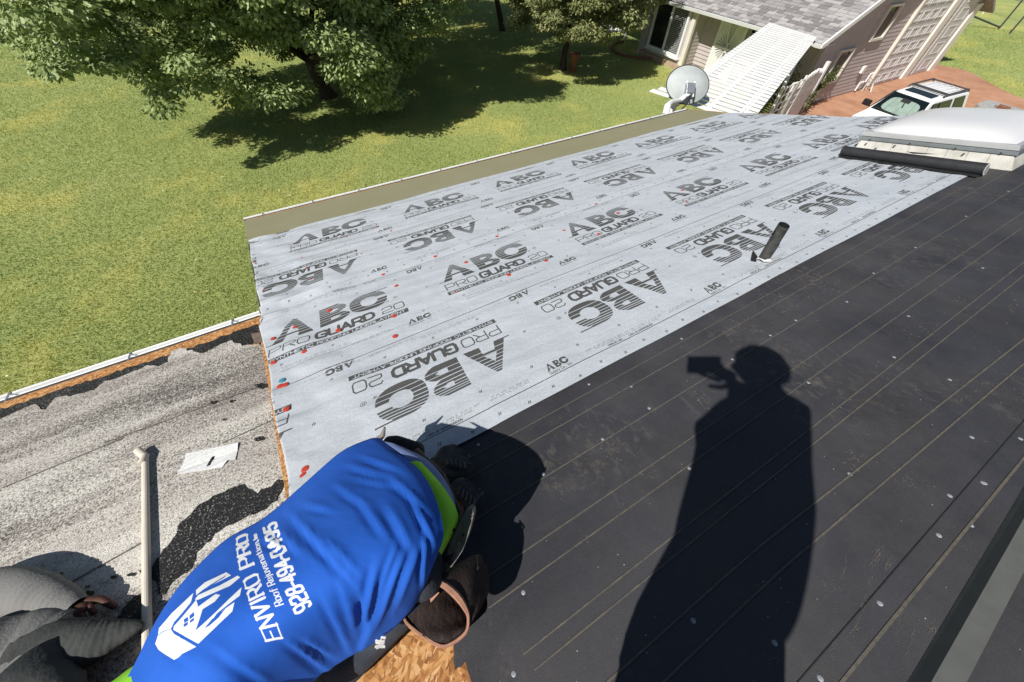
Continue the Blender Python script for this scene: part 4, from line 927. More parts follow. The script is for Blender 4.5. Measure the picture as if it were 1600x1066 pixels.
tree('tree', (4.6, 20.8, GZ), 'dark shaded tree close behind the large leafy tree', 'tree', (5.4, 20.6, .8), (4.6, 4.4, 3.3), 1.6, .2, 330, 280, .13, M['leaf_a'], 17, low=-.75, cl_r=.65)
tree('tree', (-11.5, 30.5, GZ), 'dark tree at the far left top corner of the lawn', 'tree', (-13.0, 30.0, .2), (4.6, 4.0, 3.6), 1.6, .2, 150, 240, .15, M['leaf_a'], 23, low=-.8, cl_r=.8)
# vines and shrubs by the gable
def shrub(name, label, pts, rad, per, size, mat, seed, stems=True, group=None):
    b = np.array(pts[0], float); s = empty(name, (b[0], b[1], GZ)); tag(s, label, 'shrub', group)
    mb = MB(); r = random.Random(seed)
    for p in pts: mb.tube([(b[0] + r.uniform(-.1, .1), b[1] + r.uniform(-.1, .1), GZ), ((b[0] + p[0]) / 2, (b[1] + p[1]) / 2, (GZ + p[2]) / 2 + .1), p], [.025, .018, .006], 5)
    mb.build('stem', M['bark'], s); leaves('foliage', pts, [rad * r.uniform(.7, 1.3) for _ in pts], per, size, mat, s, .3, seed, flat=.8); return s
shrub('shrub', 'climbing green vine under the slatted cover by the house corner', [(14.3 + .25 * math.sin(k), 6.9 + k * .13, -3.5 + .28 * (k % 5)) for k in range(10)], .30, 130, .085, M['leaf_c'], 31)
shrub('shrub', 'leafy vine on the gable wall under the first window', [(15.1 + k * .11, 6.62, -3.45 + .06 * k + .1 * math.sin(k * 2)) for k in range(11)], .17, 70, .07, M['leaf_c'], 32)
shrub('shrub', 'thin creeper tangled over the end of the white picket gate', [(14.6 + .05 * k, 6.35 + .03 * k, -3.6 + .12 * (k % 4)) for k in range(8)], .20, 45, .07, M['leaf_c'], 33)
# white picket gate and lattice beside the house corner
gate = empty('picket_gate', (13.4, 6.2, GZ)); tag(gate, 'white picket gate between the slatted cover and the gable wall', 'gate')
ga_, gb_ = np.array([12.15, 5.75]), np.array([14.75, 6.42])
gd_ = (gb_ - ga_) / np.linalg.norm(gb_ - ga_); NP = 17
for i in range(NP):
    p = ga_ + (gb_ - ga_) * i / (NP - 1); hgt = 1.42 + .22 * math.sin(math.pi * i / (NP - 1)); zb = GZ + .08
    pts = [np.array([*(p - gd_ * .042), zb]), np.array([*(p + gd_ * .042), zb]), np.array([*(p + gd_ * .042), zb + hgt - .07]), np.array([*p, zb + hgt]), np.array([*(p - gd_ * .042), zb + hgt - .07])]
    MB().prism(pts, (gd_[1] * .02, -gd_[0] * .02, 0)).build('picket', M['white_paint'], gate)
for zz in (.4, 1.1): MB().bar((*ga_, GZ + zz), (*gb_, GZ + zz), .035, .09).build('gate_rail', M['white_paint'], gate)
MB().bar((*(ga_ + (gb_ - ga_) * .42), GZ + .4), (*(ga_ + (gb_ - ga_) * .72), GZ + 1.65), .04, .10).build('gate_brace', M['white_paint'], gate)
for p in (ga_ - gd_ * .1, gb_ + gd_ * .1): MB().box((*p, GZ + .85), (.10, .10, 1.7)).build('gate_post', M['white_paint'], gate)
trl = empty('trellis', (12.0, 6.4, GZ)); tag(trl, 'white square lattice trellis panel beneath the slatted cover', 'trellis')
for k in range(6): MB().bar((11.2 + k * .28, 5.55 + k * .05, GZ + 1.05), (11.2 + k * .28, 5.55 + k * .05, GZ + 1.75), .035, .02, (0, 1, 0)).build('lath', M['white_paint'], trl)
for k in range(4): MB().bar((11.15, 5.53, GZ + 1.08 + k * .21), (12.65, 5.80, GZ + 1.08 + k * .21), .02, .035).build('lath', M['white_paint'], trl)
for p in ((11.2, 5.55), (12.6, 5.8)): MB().box((*p, GZ + .9), (.05, .05, 1.8)).build('trellis_post', M['white_paint'], trl)
pp = empty('support_pole', (13.6, 6.75, GZ)); tag(pp, 'white sloping support pole under the slatted cover in front of the vine', 'pole')
MB().tube([(12.75, 6.3, GZ), (13.75, 6.85, -1.75)], .05, 10).build('pole', M['white_paint'], pp)
MB().box((12.75, 6.3, GZ + .03), (.16, .16, .05)).build('base_plate', M['white_paint'], pp)
# terracotta planter and shaded things by the bay
pot = empty('terracotta_planter', (9.13 + 1.0, 11.9 + 1.0, GZ)); pc = on_z(895, 112, GZ); pot.location = pc; tag(pot, 'tall terracotta planter in the shade beside the small tree trunk', 'planter')
mb = MB(); mb.tube([pc, pc + (0, 0, .3), pc + (0, 0, .62), pc + (0, 0, .66)], [.13, .12, .20, .24], 18); mb.build('body', M['terracotta'], pot, smooth=False)
mb = MB(); mb.tube([pc + (0, 0, .62), pc + (0, 0, .69)], [.245, .245], 18); mb.build('rim', M['terracotta'], pot)
bc = on_z(958, 62, GZ); bench = empty('garden_bench', bc); tag(bench, 'white garden bench in deep shade behind the small tree', 'bench')
for q, s_ in (((0, 0, .42), (1.3, .42, .05)), ((0, .2, .72), (1.3, .05, .5))): MB().box(bc + np.array(q), s_).build('seat' if q[2] < .5 else 'backrest', M['white_paint'], bench)
for sx in (-.58, .58):
    for sy in (-.17, .17): MB().box(bc + np.array([sx, sy, .2]), (.06, .06, .4)).build('leg', M['white_paint'], bench)
bk = on_z(985, 90, GZ); bed = empty('brick_edging', bk); tag(bed, 'low curved brick edging of the shaded flower bed by the bay window', 'edging')
bm_ = MB().box((0, 0, 0), (.20, .10, .09)).mesh('brick', simple('red_brick', (.26, .11, .07), .9, .25, 9), bevel=.006)
for k in range(26):
    a = math.pi * (.55 + k / 25 * .9); o = bpy.data.objects.new('brick', bm_); COL.objects.link(o); o.parent = bed
    o.location = (1.35 + 1.6 * math.cos(a), .6 + 1.9 * math.sin(a) * .7, .05); o.rotation_euler = (0, 0, a + math.pi / 2 + random.uniform(-.06, .06))
# wire fence with posts at the far right
fp0, fp1 = np.array([33.5, 9.0]), np.array([44.0, 4.5])
fence = empty('wire_fence', (38, 7.4, GZ)); tag(fence, 'thin wire fence with dark posts on the far right lawn', 'fence')
fpost = [on_z(1560, 46, GZ), on_z(1577, 53, GZ), on_z(1578, 69, GZ) + np.array([2.5, -.5, 0]), on_z(1535, 22, GZ), on_z(1541, 15, GZ)]
for i, p in enumerate(fpost): MB().tube([p, p + np.array([.1 * (i % 2), 0, 1.55])], .04, 8).build('post', M['dark_metal'] if i < 3 else M['trim'], fence)
for z_ in (1.0, 1.45): MB().tube([on_z(1528, 17, GZ) + (0, 0, z_), on_z(1600, 40, GZ) + (0, 0, z_)], .022, 6).build('wire', M['galv'], fence)
MB().tube([fpost[0] + (0, 0, .1), fpost[0] + (-1.5, 1.2, .6)], .05, 6).build('brace', M['dark_metal'], fence)
# old slab with a round hole and a rusty grate
sc_ = on_z(1556, 184, GZ) ; slab = empty('concrete_slab', sc_); tag(slab, 'grey square slab with a round hole holding a rusty iron piece', 'slab')
hx, hy, N = .55, .62, 28; vs = []; rin = .27
outer = []
for k in range(N):
    a = k * 2 * math.pi / N; c, s_ = math.cos(a), math.sin(a); m_ = 1 / max(abs(c), abs(s_)); outer.append((c * m_ * hx, s_ * m_ * hy))
for z_ in (.0, .32):
    vs += [sc_ + np.array([x, y, z_]) for x, y in outer]; vs += [sc_ + np.array([rin * math.cos(k * 2 * math.pi / N), rin * math.sin(k * 2 * math.pi / N), z_]) for k in range(N)]
fs = []
for k in range(N):
    k2 = (k + 1) % N; fs += [(2 * N + k, 2 * N + k2, 3 * N + k2, 3 * N + k), (k, k2, 2 * N + k2, 2 * N + k), (N + k, 3 * N + k, 3 * N + k2, N + k2), (k, N + k, N + k2, k2)]
MB().add(vs, fs).build('slab', M['concrete'], slab)
mb = MB()
for k in range(5): mb.bar(sc_ + np.array([-.22 + k * .03, -.15 + k * .08, .12]), sc_ + np.array([.2, -.05 + k * .06, .36]), .05, .04)
mb.build('rusty_grate', M['rust'], slab)

# ------------------------------------------------------------------ white estate car with roof rack, nose towards the viewer's left
car = empty('parked_car', (15.95, 4.13, GZ)); tag(car, 'white four wheel drive estate car with sunroof and roof rack on the red dirt', 'car')
cdir = np.array([-1.0, .0499, 0]); cdir /= np.linalg.norm(cdir); cside = np.array([cdir[1], -cdir[0], 0.0])      # forward, left-hand... side vectors
CO = np.array([15.95, 4.13, GZ]); CSC = .757
def CP(f, s, z): return CO + CSC * (cdir * f + cside * s + np.array([0, 0, z]))      # f forward from the car centre, s sideways, z above ground
# cross sections along the car: (f, z_low, half width low, z_belt, half belt, z_roof, half roof)
secs = [(-2.28, .50, .80, 1.02, .80, 1.06, .74), (-2.20, .42, .86, 1.08, .87, 1.70, .62), (-2.05, .40, .88, 1.08, .89, 1.80, .66), (-.6, .40, .89, 1.06, .90, 1.84, .66), (.42, .40, .89, 1.05, .90, 1.80, .64), (.62, .40, .89, 1.05, .90, 1.74, .62), (1.22, .42, .89, 1.04, .88, 1.10, .80), (2.05, .45, .86, .94, .84, .99, .74), (2.30, .48, .80, .80, .78, .84, .68)]
vs = []
for f, zl, wl, zb, wb, zr_, wr in secs: vs += [CP(f, s, z) for s, z in ((-wl, zl), (-wl - .02, (zl + zb) / 2), (-wb, zb), (-wr, zr_ - .05), (-wr + .08, zr_), (0, zr_ + .02), (wr - .08, zr_), (wr, zr_ - .05), (wb, zb), (wl + .02, (zl + zb) / 2), (wl, zl))]
n = 11; fs = [(i * n + k, i * n + (k + 1) % n, (i + 1) * n + (k + 1) % n, (i + 1) * n + k) for i in range(len(secs) - 1) for k in range(n)] + [tuple(range(n)), tuple(reversed(range((len(secs) - 1) * n, len(secs) * n)))]
body = MB().add(vs, fs).build('body', M['car_paint'], car, smooth=False, bevel=.012)
def lerp(a, b, t): return a + (b - a) * t
def side_pane(name, f0, f1, f2, f3, s):
    # lower edge f0..f1 at the belt, upper edge f3..f2 under the roof
    P = [CP(f0, s * .902, 1.10), CP(f1, s * .902, 1.10), CP(f2, s * .690, 1.72), CP(f3, s * .690, 1.72)]
    nv = np.cross(P[1] - P[0], P[3] - P[0]); nv /= np.linalg.norm(nv); 
    if nv @ cside * s < 0: nv = -nv
    MB().hexa([p - nv * .02 for p in P] + [p + nv * .012 for p in P]).build(name, M['car_glass'], car, bevel=.008)
for s in (-1, 1):
    side_pane('side_window', .98, .22, .22, .52, s); side_pane('side_window', .12, -.78, -.78, .12, s); side_pane('side_window', -.98, -1.86, -1.74, -.98, s)
    for f, z in ((.17, 1.1), (-.88, 1.1)): MB().bar(CP(f, s * .905, 1.0), CP(f, s * .905, .5), .012, .012).build('door_seam', M['black_rubber'], car)
    for f in (1.42, -1.42):
        wh = MB(); wh.tube([CP(f, s * .78, .36), CP(f, s * .95, .36)], .36, 24); wh = wh.build('wheel', M['black_rubber'], car)
        rm = MB(); rm.tube([CP(f, s * .94, .36), CP(f, s * .965, .36)], .21, 18); rm.build('rim', M['galv'], wh)
    mi = MB(); mi.tube([CP(1.06, s * .90, 1.10), CP(1.05, s * 1.02, 1.16)], .03, 8); b_ = CP(1.04, s * 1.08, 1.20); mi.box(b_, (.10, .20, .17), (cdir, cside, (0, 0, 1))); mi.build('wing_mirror', M['black_plastic'], car, bevel=.02)
    hl = MB(); hl.box(CP(2.26, s * .62, .72), (.10, .30, .16), (cdir, cside, (0, 0, 1))); hl.build('headlight', M['galv'], car, bevel=.02)
# windscreen: glass over a silver sunshade standing inside it
def screen(mb, off, inset, mat, name, parent=car):
    P = [CP(1.20, -.78 + inset, 1.115), CP(1.20, .78 - inset, 1.115), CP(.63, .60 - inset, 1.735), CP(.63, -.60 + inset, 1.735)]
    nv = np.cross(P[1] - P[0], P[3] - P[0]); nv /= np.linalg.norm(nv); nv = nv if nv[2] > 0 else -nv
    return MB().hexa([p + nv * (off - .006) for p in P] + [p + nv * off for p in P]).build(name, mat, parent)
ws = screen(MB(), .020, .0, M['car_glass'], 'windscreen_surround')
P = [CP(1.20, -.78, 1.115), CP(1.20, .78, 1.115), CP(.63, .60, 1.735), CP(.63, -.60, 1.735)]
nv = np.cross(P[1] - P[0], P[3] - P[0]); nv /= np.linalg.norm(nv); nv = nv if nv[2] > 0 else -nv
def SP(a, b, off): return lerp(lerp(P[0], P[1], a), lerp(P[3], P[2], a), b) + nv * off
poly = []
for k in range(40):
    t = k * 2 * math.pi / 40; cx_, sy_ = math.cos(t), math.sin(t); poly.append(SP(.50 + .385 * math.copysign(abs(cx_) ** .45, cx_), .45 + .36 * math.copysign(abs(sy_) ** .5, sy_), .0215))
sh = MB().prism(poly, nv * .003).build('sunshade', M['sunshade'], car)
for a in (.25, .5, .75):
    MB().bar(SP(a, .12, .0262), SP(a + .01, .78, .0262), .012, .002, nv).build('fold', simple('shade_fold', (.33, .38, .36), .5, .1, 9), sh)
ws2 = screen(MB(), .034, .01, M['windshield'], 'windscreen')
MB().box(SP(.5, .80, .06), (.20, .07, .06), (cside, SP(.5, .9, 0) - SP(.5, .8, 0), nv)).build('rear_view_mirror', M['black_plastic'], car) if False else MB().box(SP(.52, .74, .045), (.22, .10, .012), (cside, (SP(.5, .9, 0) - SP(.5, .8, 0)) / np.linalg.norm(SP(.5, .9, 0) - SP(.5, .8, 0)), nv)).build('rear_view_mirror', M['black_plastic'], car)
MB().bar(SP(.52, .70, .045), SP(.46, .42, .04), .025, .01, nv).build('mirror_stem', M['black_plastic'], car)
for a, b in (((.10, .03), (.52, .05)), ((.52, .03), (.92, .06))): MB().bar(SP(*a, .045), SP(*b, .045), .025, .015, nv).build('wiper', M['black_plastic'], car)
MB().hexa([CP(f, s, z) for f, s, z in ((.38, -.46, 1.822), (.38, .46, 1.822), (-.12, .46, 1.845), (-.12, -.46, 1.845), (.38, -.46, 1.838), (.38, .46, 1.838), (-.12, .46, 1.862), (-.12, -.46, 1.862))]).build('sunroof', M['car_glass'], car, bevel=.006)
for s in (-.60, .60):
    MB().tube([CP(-.15, s, 1.83), CP(-.22, s, 1.90), CP(-1.9, s, 1.90), CP(-2.0, s, 1.82)], .024, 8).build('roof_rail', M['dark_metal'], car)
for f in (-.28, -.42, -1.82): MB().bar(CP(f, -.60, 1.905), CP(f, .60, 1.905), .04, .03).build('crossbar', M['dark_metal'], car)
for k in range(5): MB().bar(CP(-.55, -.4 + k * .2, 1.862), CP(-1.75, -.4 + k * .2, 1.852), .05, .012).build('roof_rib', M['car_paint'], car)
MB().box(CP(2.33, 0, .55), (.10, 1.5, .22), (cdir, cside, (0, 0, 1))).build('bumper', M['black_plastic'], car, bevel=.03)
MB().bar(CP(-2.15, -.5, 1.25), CP(-2.15, .5, 1.25), .12, .4).build('rear_window', M['car_glass'], car)

# ------------------------------------------------------------------ people
def skin_mesh(joints, edges, root, levels=2):
    """one continuous surface grown over a skeleton of joints {name: (point, radius)}"""
    names = list(joints); me = bpy.data.meshes.new('skeleton'); idx = {n: i for i, n in enumerate(names)}
    me.from_pydata([tuple(joints[n][0]) for n in names], [(idx[a], idx[b]) for a, b in edges], [])
    o = bpy.data.objects.new('skeleton', me); COL.objects.link(o)
    sk_ = o.modifiers.new('skin', 'SKIN'); sk_.use_smooth_shade = True
    for n, v in zip(names, me.skin_vertices[0].data):
        r = joints[n][1]; v.radius = (r, r) if not hasattr(r, '__len__') else r; v.use_root = (n == root)
    sb = o.modifiers.new('sub', 'SUBSURF'); sb.levels = levels; sb.render_levels = levels
    dg = bpy.context.evaluated_depsgraph_get(); dg.update(); out = bpy.data.meshes.new_from_object(o.evaluated_get(dg))
    bpy.data.objects.remove(o); return out
def joined(name, meshes, mat):
    bm = bmesh.new()
    for m_ in meshes: bm.from_mesh(m_)
    out = bpy.data.meshes.new(name); bm.to_mesh(out); bm.free(); out.materials.clear(); out.materials.append(mat)
    out.polygons.foreach_set('use_smooth', np.ones(len(out.polygons), bool)); return out
def chain(prefix, pts, radii): return {prefix + str(i): (p, r) for i, (p, r) in enumerate(zip(pts, radii))}, [(prefix + str(i), prefix + str(i + 1)) for i in range(len(pts) - 1)]
def skin_chain(pts, radii, levels=1):
    j, e = chain('c', pts, radii); return skin_mesh(j, e, 'c0', levels)
def hand(wrist, fdir, palm_n, size=.18, curl=.5, thumb=1):
    """palm, four bent fingers and a thumb leaving the side of the palm"""
    f = np.array(fdir, float); f /= np.linalg.norm(f); nrm_ = np.array(palm_n, float); nrm_ -= f * (nrm_ @ f); nrm_ /= np.linalg.norm(nrm_); sd = np.cross(f, nrm_)
    w = np.array(wrist, float); P = size * .5; out = []
    out.append(skin_mesh({'w': (w, (.026, .020)), 'p1': (w + f * P * .45, (.036, .017)), 'p2': (w + f * P, (.038, .015))}, [('w', 'p1'), ('p1', 'p2')], 'w', 2))
    for k, (o_, L) in enumerate(((-.030, .86), (-.010, 1.0), (.010, .95), (.030, .75))):
        b = w + f * P * .88 + sd * o_; seg = size * .19 * L; a = 0; pts = [b - f * .02]; p = b
        pts.append(p.copy())
        for s_ in range(3):
            a += curl * (.5 + .3 * s_); p = p + (f * math.cos(a) + nrm_ * math.sin(a)) * seg * (1.1 - .14 * s_); pts.append(p.copy())
        out.append(skin_chain(pts, [.0095, .0095, .009, .008, .0068]))
    b = w + f * P * .30 + sd * (-.030 * thumb); d1 = f * .6 - sd * .75 * thumb + nrm_ * .25; d1 /= np.linalg.norm(d1); d2 = f * .9 - sd * .25 * thumb + nrm_ * .45 * (curl + .3); d2 /= np.linalg.norm(d2)
    out.append(skin_chain([b - d1 * .012, b + d1 * .030, b + d1 * .030 + d2 * .030, b + d1 * .030 + d2 * .056], [.0125, .0115, .010, .008])); return out
def add_head(meshes, c, fwd, up, r=.095):
    """head with brow, nose, chin and ears, one surface"""
    c = np.array(c, float); f = np.array(fwd, float); f /= np.linalg.norm(f); u = np.array(up, float); u -= f * (u @ f); u /= np.linalg.norm(u); s_ = np.cross(f, u)
    N1, N2 = 18, 28; vs = []
    for j in range(N1 + 1):
        th = math.pi * j / N1
        for i in range(N2):
            ph = 2 * math.pi * i / N2; x, y, z = math.sin(th) * math.cos(ph), math.sin(th) * math.sin(ph), math.cos(th)
            R = 1.0; px_, py_, pz_ = x * 1.02, y * .80, z * 1.18
            if z < 0: py_ *= 1 + .28 * z; px_ *= 1 + .10 * z * (1 if x < 0 else .4)
            if x > .55: px_ += .16 * math.exp(-(y / .13) ** 2 - ((z + .10) / .20) ** 2) - .06 * math.exp(-((abs(y) - .33) / .13) ** 2 - ((z - .12) / .10) ** 2) - .04 * math.exp(-(y / .3) ** 2 - ((z + .48) / .05) ** 2) + .06 * math.exp(-(y / .25) ** 2 - ((z + .8) / .16) ** 2)
            if abs(y) > .8: py_ += math.copysign(.16, y) * math.exp(-((x + .05) / .16) ** 2 - ((z + .05) / .22) ** 2)
            vs.append(c + (f * px_ + s_ * py_ + u * pz_) * r * R)
    fs = [(j * N2 + i, j * N2 + (i + 1) % N2, (j + 1) * N2 + (i + 1) % N2, (j + 1) * N2 + i) for j in range(N1) for i in range(N2)]
    me = bpy.data.meshes.new('head'); me.from_pydata([tuple(v) for v in vs], [], fs); meshes.append(me)
    eyes = []
    for sg in (-1, 1): eyes.append(c + (f * .93 + s_ * .33 * sg + u * .10) * r)
    hv = [(i, v) for i, v in enumerate(vs)]
    return f, u, s_, eyes
def hair_cap(name, c, f, u, s_, r, mat, parent):
    N1, N2 = 9, 26; vs = []
    for j in range(N1 + 1):
        for i in range(N2):
            ph = 2 * math.pi * i / N2; lim = 1.15 + .55 * (1 - math.cos(ph)) / 2; th = lim * j / N1
            x, y, z = math.sin(th) * math.cos(ph), math.sin(th) * math.sin(ph), math.cos(th); k = 1.07 + .02 * math.sin(9 * ph + 3 * th)
            vs.append(np.array(c) + (f * x * 1.02 * k + s_ * y * .82 * k + u * z * 1.19 * k) * r)
    fs = [(j * N2 + i, j * N2 + (i + 1) % N2, (j + 1) * N2 + (i + 1) % N2, (j + 1) * N2 + i) for j in range(N1) for i in range(N2)]
    return MB().add(vs, fs).build(name, mat, parent, smooth=True)
def eyeballs(eyes, f, parent):
    for e in eyes:
        mb = MB(); mb.tube([e - f * .012, e - f * .002, e + f * .003, e + f * .004], [.011, .011, .006, .001], 10); mb.build('eye', M['white_paint'], parent, smooth=True)

# --- worker in the blue shirt, kneeling and bent forward
wk = empty('person', on_roof(560, 900, 0)); tag(wk, 'kneeling person in bright blue printed shirt bent forward beside the grey sheet', 'person')
R_ = on_roof
# rows of the shirt from neck to hem: (left edge px, height), middle points, (right edge px, height)
rows = [
 [(372, 1225, .22), (325, 1190, .36), (275, 1150, .40), (222, 1118, .38), (172, 1110, .24)],
 [(425, 1140, .20), (372, 1100, .40), (318, 1062, .455), (262, 1030, .42), (216, 1026, .25)],
 [(452, 1098, .18), (398, 1052, .42), (350, 1003, .475), (300, 958, .435), (262, 940, .25)],
 [(486, 1070, .17), (447, 1010, .43), (410, 950, .49), (374, 893, .44), (340, 852, .25)],
 [(548, 1026, .16), (505, 970, .43), (470, 915, .495), (436, 858, .45), (412, 808, .25)],
 [(605, 992, .17), (575, 930, .44), (540, 868, .50), (500, 805, .45), (470, 762, .25)],
 [(638, 962, .19), (630, 905, .44), (608, 838, .49), (566, 770, .44), (530, 708, .24)],
 [(655, 938, .20), (672, 890, .40), (668, 815, .455), (630, 735, .41), (576, 686, .22)],
 [(660, 925, .20), (686, 866, .375), (690, 812, .43), (658, 738, .385), (594, 684, .20)],
]
def cr_interp(P, t):
    """Catmull-Rom through a list of points, t in 0..len-1"""
    n = len(P); i = min(int(t), n - 2); f = t - i; p1, p2 = P[i], P[i + 1]; p0 = P[i - 1] if i > 0 else 2 * p1 - p2; p3 = P[i + 2] if i + 2 < n else 2 * p2 - p1
    return .5 * (2 * p1 + (p2 - p0) * f + (2 * p0 - 5 * p1 + 4 * p2 - p3) * f * f + (3 * p1 - p0 - 3 * p2 + p3) * f ** 3)
rows = [[(x, y, h + (.065 if i in (0, 4) else 0)) for i, (x, y, h) in enumerate(r)] for r in rows]
RW = [[R_(x, y, h) for x, y, h in r] for r in rows]
NSs, NTt = 110, 90
RPX = [[np.array([x, y], float) for x, y, h in r] for r in rows]
def grid_pts(rowset, ns, nt):
    out = np.zeros((ns + 1, nt + 1, len(rowset[0][0])))
    for j in range(nt + 1):
        t = j / nt * (len(rowset[0]) - 1); col = [cr_interp([np.array(p) for p in r], t) for r in rowset]
        for i in range(ns + 1): out[i, j] = cr_interp(col, i / ns * (len(rowset) - 1))
    return out
gs = grid_pts(RW, NSs, NTt)
# normals and cloth folds
du = np.gradient(gs, axis=0); dv = np.gradient(gs, axis=1); nn = np.cross(du, dv); nn /= np.linalg.norm(nn, axis=2)[..., None] + 1e-9
if nn[60, 45] @ (CAM - gs[60, 45]) < 0: nn = -nn
pxg = grid_pts(RPX, NSs, NTt); XX, YY = pxg[..., 0], pxg[..., 1]
def fold(x0, y0, x1, y1, w, amp):
    d = seg_dist(XX, YY, (x0, y0), (x1, y1)); sgn = ((XX - x0) * (y1 - y0) - (YY - y0) * (x1 - x0)) / math.hypot(x1 - x0, y1 - y0)
    L2 = (x1 - x0) ** 2 + (y1 - y0) ** 2; t = np.clip(((XX - x0) * (x1 - x0) + (YY - y0) * (y1 - y0)) / L2, 0, 1); taper = np.sin(np.pi * np.clip(t, .02, .98)) ** .6
    end = np.exp(-(np.maximum(d - np.abs(sgn), 0) / (w * .8)) ** 2)
    return amp * .85 * taper * end * (np.exp(-np.abs(sgn - w * .5) / (w * .7)) - .9 * np.exp(-((sgn + w * .55) / (w * .7)) ** 2))
disp = np.zeros_like(XX)
for a in ((452, 806, 560, 920, 9, .011), (560, 925, 572, 985, 8, .010), (500, 840, 566, 905, 9, .007), (585, 880, 560, 1000, 9, .011), (630, 860, 575, 990, 10, .012), (618, 845, 590, 930, 7, .007), (652, 850, 612, 950, 11, .009), (600, 790, 640, 860, 10, .008), (560, 780, 600, 840, 9, .006), (470, 790, 520, 800, 7, .005),
          (540, 730, 600, 745, 7, .006), (548, 748, 620, 760, 6, .005), (560, 715, 625, 735, 6, .006), (600, 740, 665, 800, 8, .007), (640, 780, 676, 850, 7, .008), (470, 1000, 520, 1030, 9, .007), (440, 1000, 520, 1060, 10, .006), (430, 830, 470, 870, 7, .007), (410, 845, 446, 862, 6, .007), (500, 930, 545, 1020, 8, .007), (525, 900, 555, 1000, 7, .006), (600, 900, 560, 1020, 7, .008), (250, 990, 300, 1040, 12, .005), (330, 1010, 420, 1070, 14, .005), (660, 830, 660, 920, 6, .007), (520, 760, 570, 790, 8, .005)):
    disp += fold(*a)
fr_ = rng.normal(size=(8, 2))
for k in range(8): disp += .0009 * np.sin(XX * fr_[k, 0] * .022 + YY * fr_[k, 1] * .022 + k)
gs = gs + nn * disp[..., None]
# wrap the sides and the hem under, so the shirt is a closed sleeve of cloth round the trunk
def under(edge, inward, drop): return edge + inward * .06 + np.array([0, 0, -drop])
cen = gs[:, NTt // 2]; L0, R0 = gs[:, 0], gs[:, -1]
inL = (R0 - L0); inL /= np.linalg.norm(inL, axis=1)[:, None]
strips = [gs[:, j] for j in range(NTt + 1)]
tL = [L0 + inL * .012 + np.array([0, 0, -.03]), L0 + inL * .05 + np.array([0, 0, -.075]), L0 + inL * .13 + np.array([0, 0, -.10])]
tR = [R0 - inL * .012 + np.array([0, 0, -.03]), R0 - inL * .05 + np.array([0, 0, -.075]), R0 - inL * .13 + np.array([0, 0, -.10])]
allc = list(reversed(tL)) + strips + tR; ncol = len(allc)
V = np.stack(allc, 1)                                   # (ns+1, ncol, 3)
U_ = [(0, 0)] * 3 + [(0, 0)] * 0
uvs = []; vs = []
for i in range(NSs + 1):
    for j in range(ncol):
        vs.append(V[i, j]); uvs.append((i / NSs, min(1, max(0, (j - 3) / NTt))))
fs = [(i * ncol + j, i * ncol + j + 1, (i + 1) * ncol + j + 1, (i + 1) * ncol + j) for i in range(NSs) for j in range(ncol - 1)]
# the print: text and emblem laid out on the cloth
cv = 1500; gi, gj = np.meshgrid((np.arange(cv) + .5) / cv, (np.arange(cv) + .5) / cv)      # s across, t up
def samp(A):
    a = gi * NSs; b = gj * NTt; i0 = np.clip(a.astype(int), 0, NSs - 1); j0 = np.clip(b.astype(int), 0, NTt - 1); fa, fb = a - i0, b - j0
    return A[i0, j0] * (1 - fa) * (1 - fb) + A[i0 + 1, j0] * fa * (1 - fb) + A[i0, j0 + 1] * (1 - fa) * fb + A[i0 + 1, j0 + 1] * fa * fb
QX, QY = samp(XX), samp(YY); pm = np.zeros((cv, cv), np.float32)
def inpoly(poly):
    ins = np.zeros(QX.shape, bool); x0, y0 = min(p[0] for p in poly), min(p[1] for p in poly); x1, y1 = max(p[0] for p in poly), max(p[1] for p in poly)
    sel = (QX > x0) & (QX < x1) & (QY > y0) & (QY < y1); a, b = QX[sel], QY[sel]; r = np.zeros(a.shape, bool); j = len(poly) - 1
    for i in range(len(poly)):
        r ^= ((poly[i][1] > b) != (poly[j][1] > b)) & (a < (poly[j][0] - poly[i][0]) * (b - poly[i][1]) / (poly[j][1] - poly[i][1] + 1e-9) + poly[i][0]); j = i
    ins[sel] = r; return ins
def qseg(a, b, r):
    x0, x1 = min(a[0], b[0]) - r, max(a[0], b[0]) + r; y0, y1 = min(a[1], b[1]) - r, max(a[1], b[1]) + r
    sel = (QX > x0) & (QX < x1) & (QY > y0) & (QY < y1)
    pm[sel] = np.maximum(pm[sel], np.clip((r - seg_dist(QX[sel], QY[sel], a, b)) * 2 + .5, 0, 1))
def strip_text(txt, base, topp, bold, serif=True, pad=.12):
    """letters standing on a curved base line, from base/top points at equal fractions"""
    base = [np.array(p, float) for p in base]; topp = [np.array(p, float) for p in topp]; n = len(base) - 1
    wd = [.42 if c in 'Iil.,j' else (.6 if c in ' -' else 1) for c in txt]; tot = sum(wd); x = 0
    for c, w_ in zip(txt, wd):
        f0, f1 = (x + pad * w_ * .5) / tot, (x + w_ * (1 - pad * .5)) / tot; x += w_
        def T(px_, py_): 
            f = (f0 + (f1 - f0) * px_) * n; i = min(int(f), n - 1); g = f - i; b = base[i] + (base[i + 1] - base[i]) * g; t_ = topp[i] + (topp[i + 1] - topp[i]) * g; return b + (t_ - b) * py_
        for st in G.get(c, []):
            for a, b in zip(st[:-1], st[1:]):
                horiz = abs(a[1] - b[1]) < .1 and serif; qseg(T(*a), T(*b), bold * (.55 if horiz else 1.0))
            if serif and c not in 'OCGSecoaj0928-.,':
                for e in (st[0], st[-1]):
                    if e[1] in (0, 1, .64): qseg(T(e[0] - .17, e[1]), T(e[0] + .17, e[1]), bold * .45)
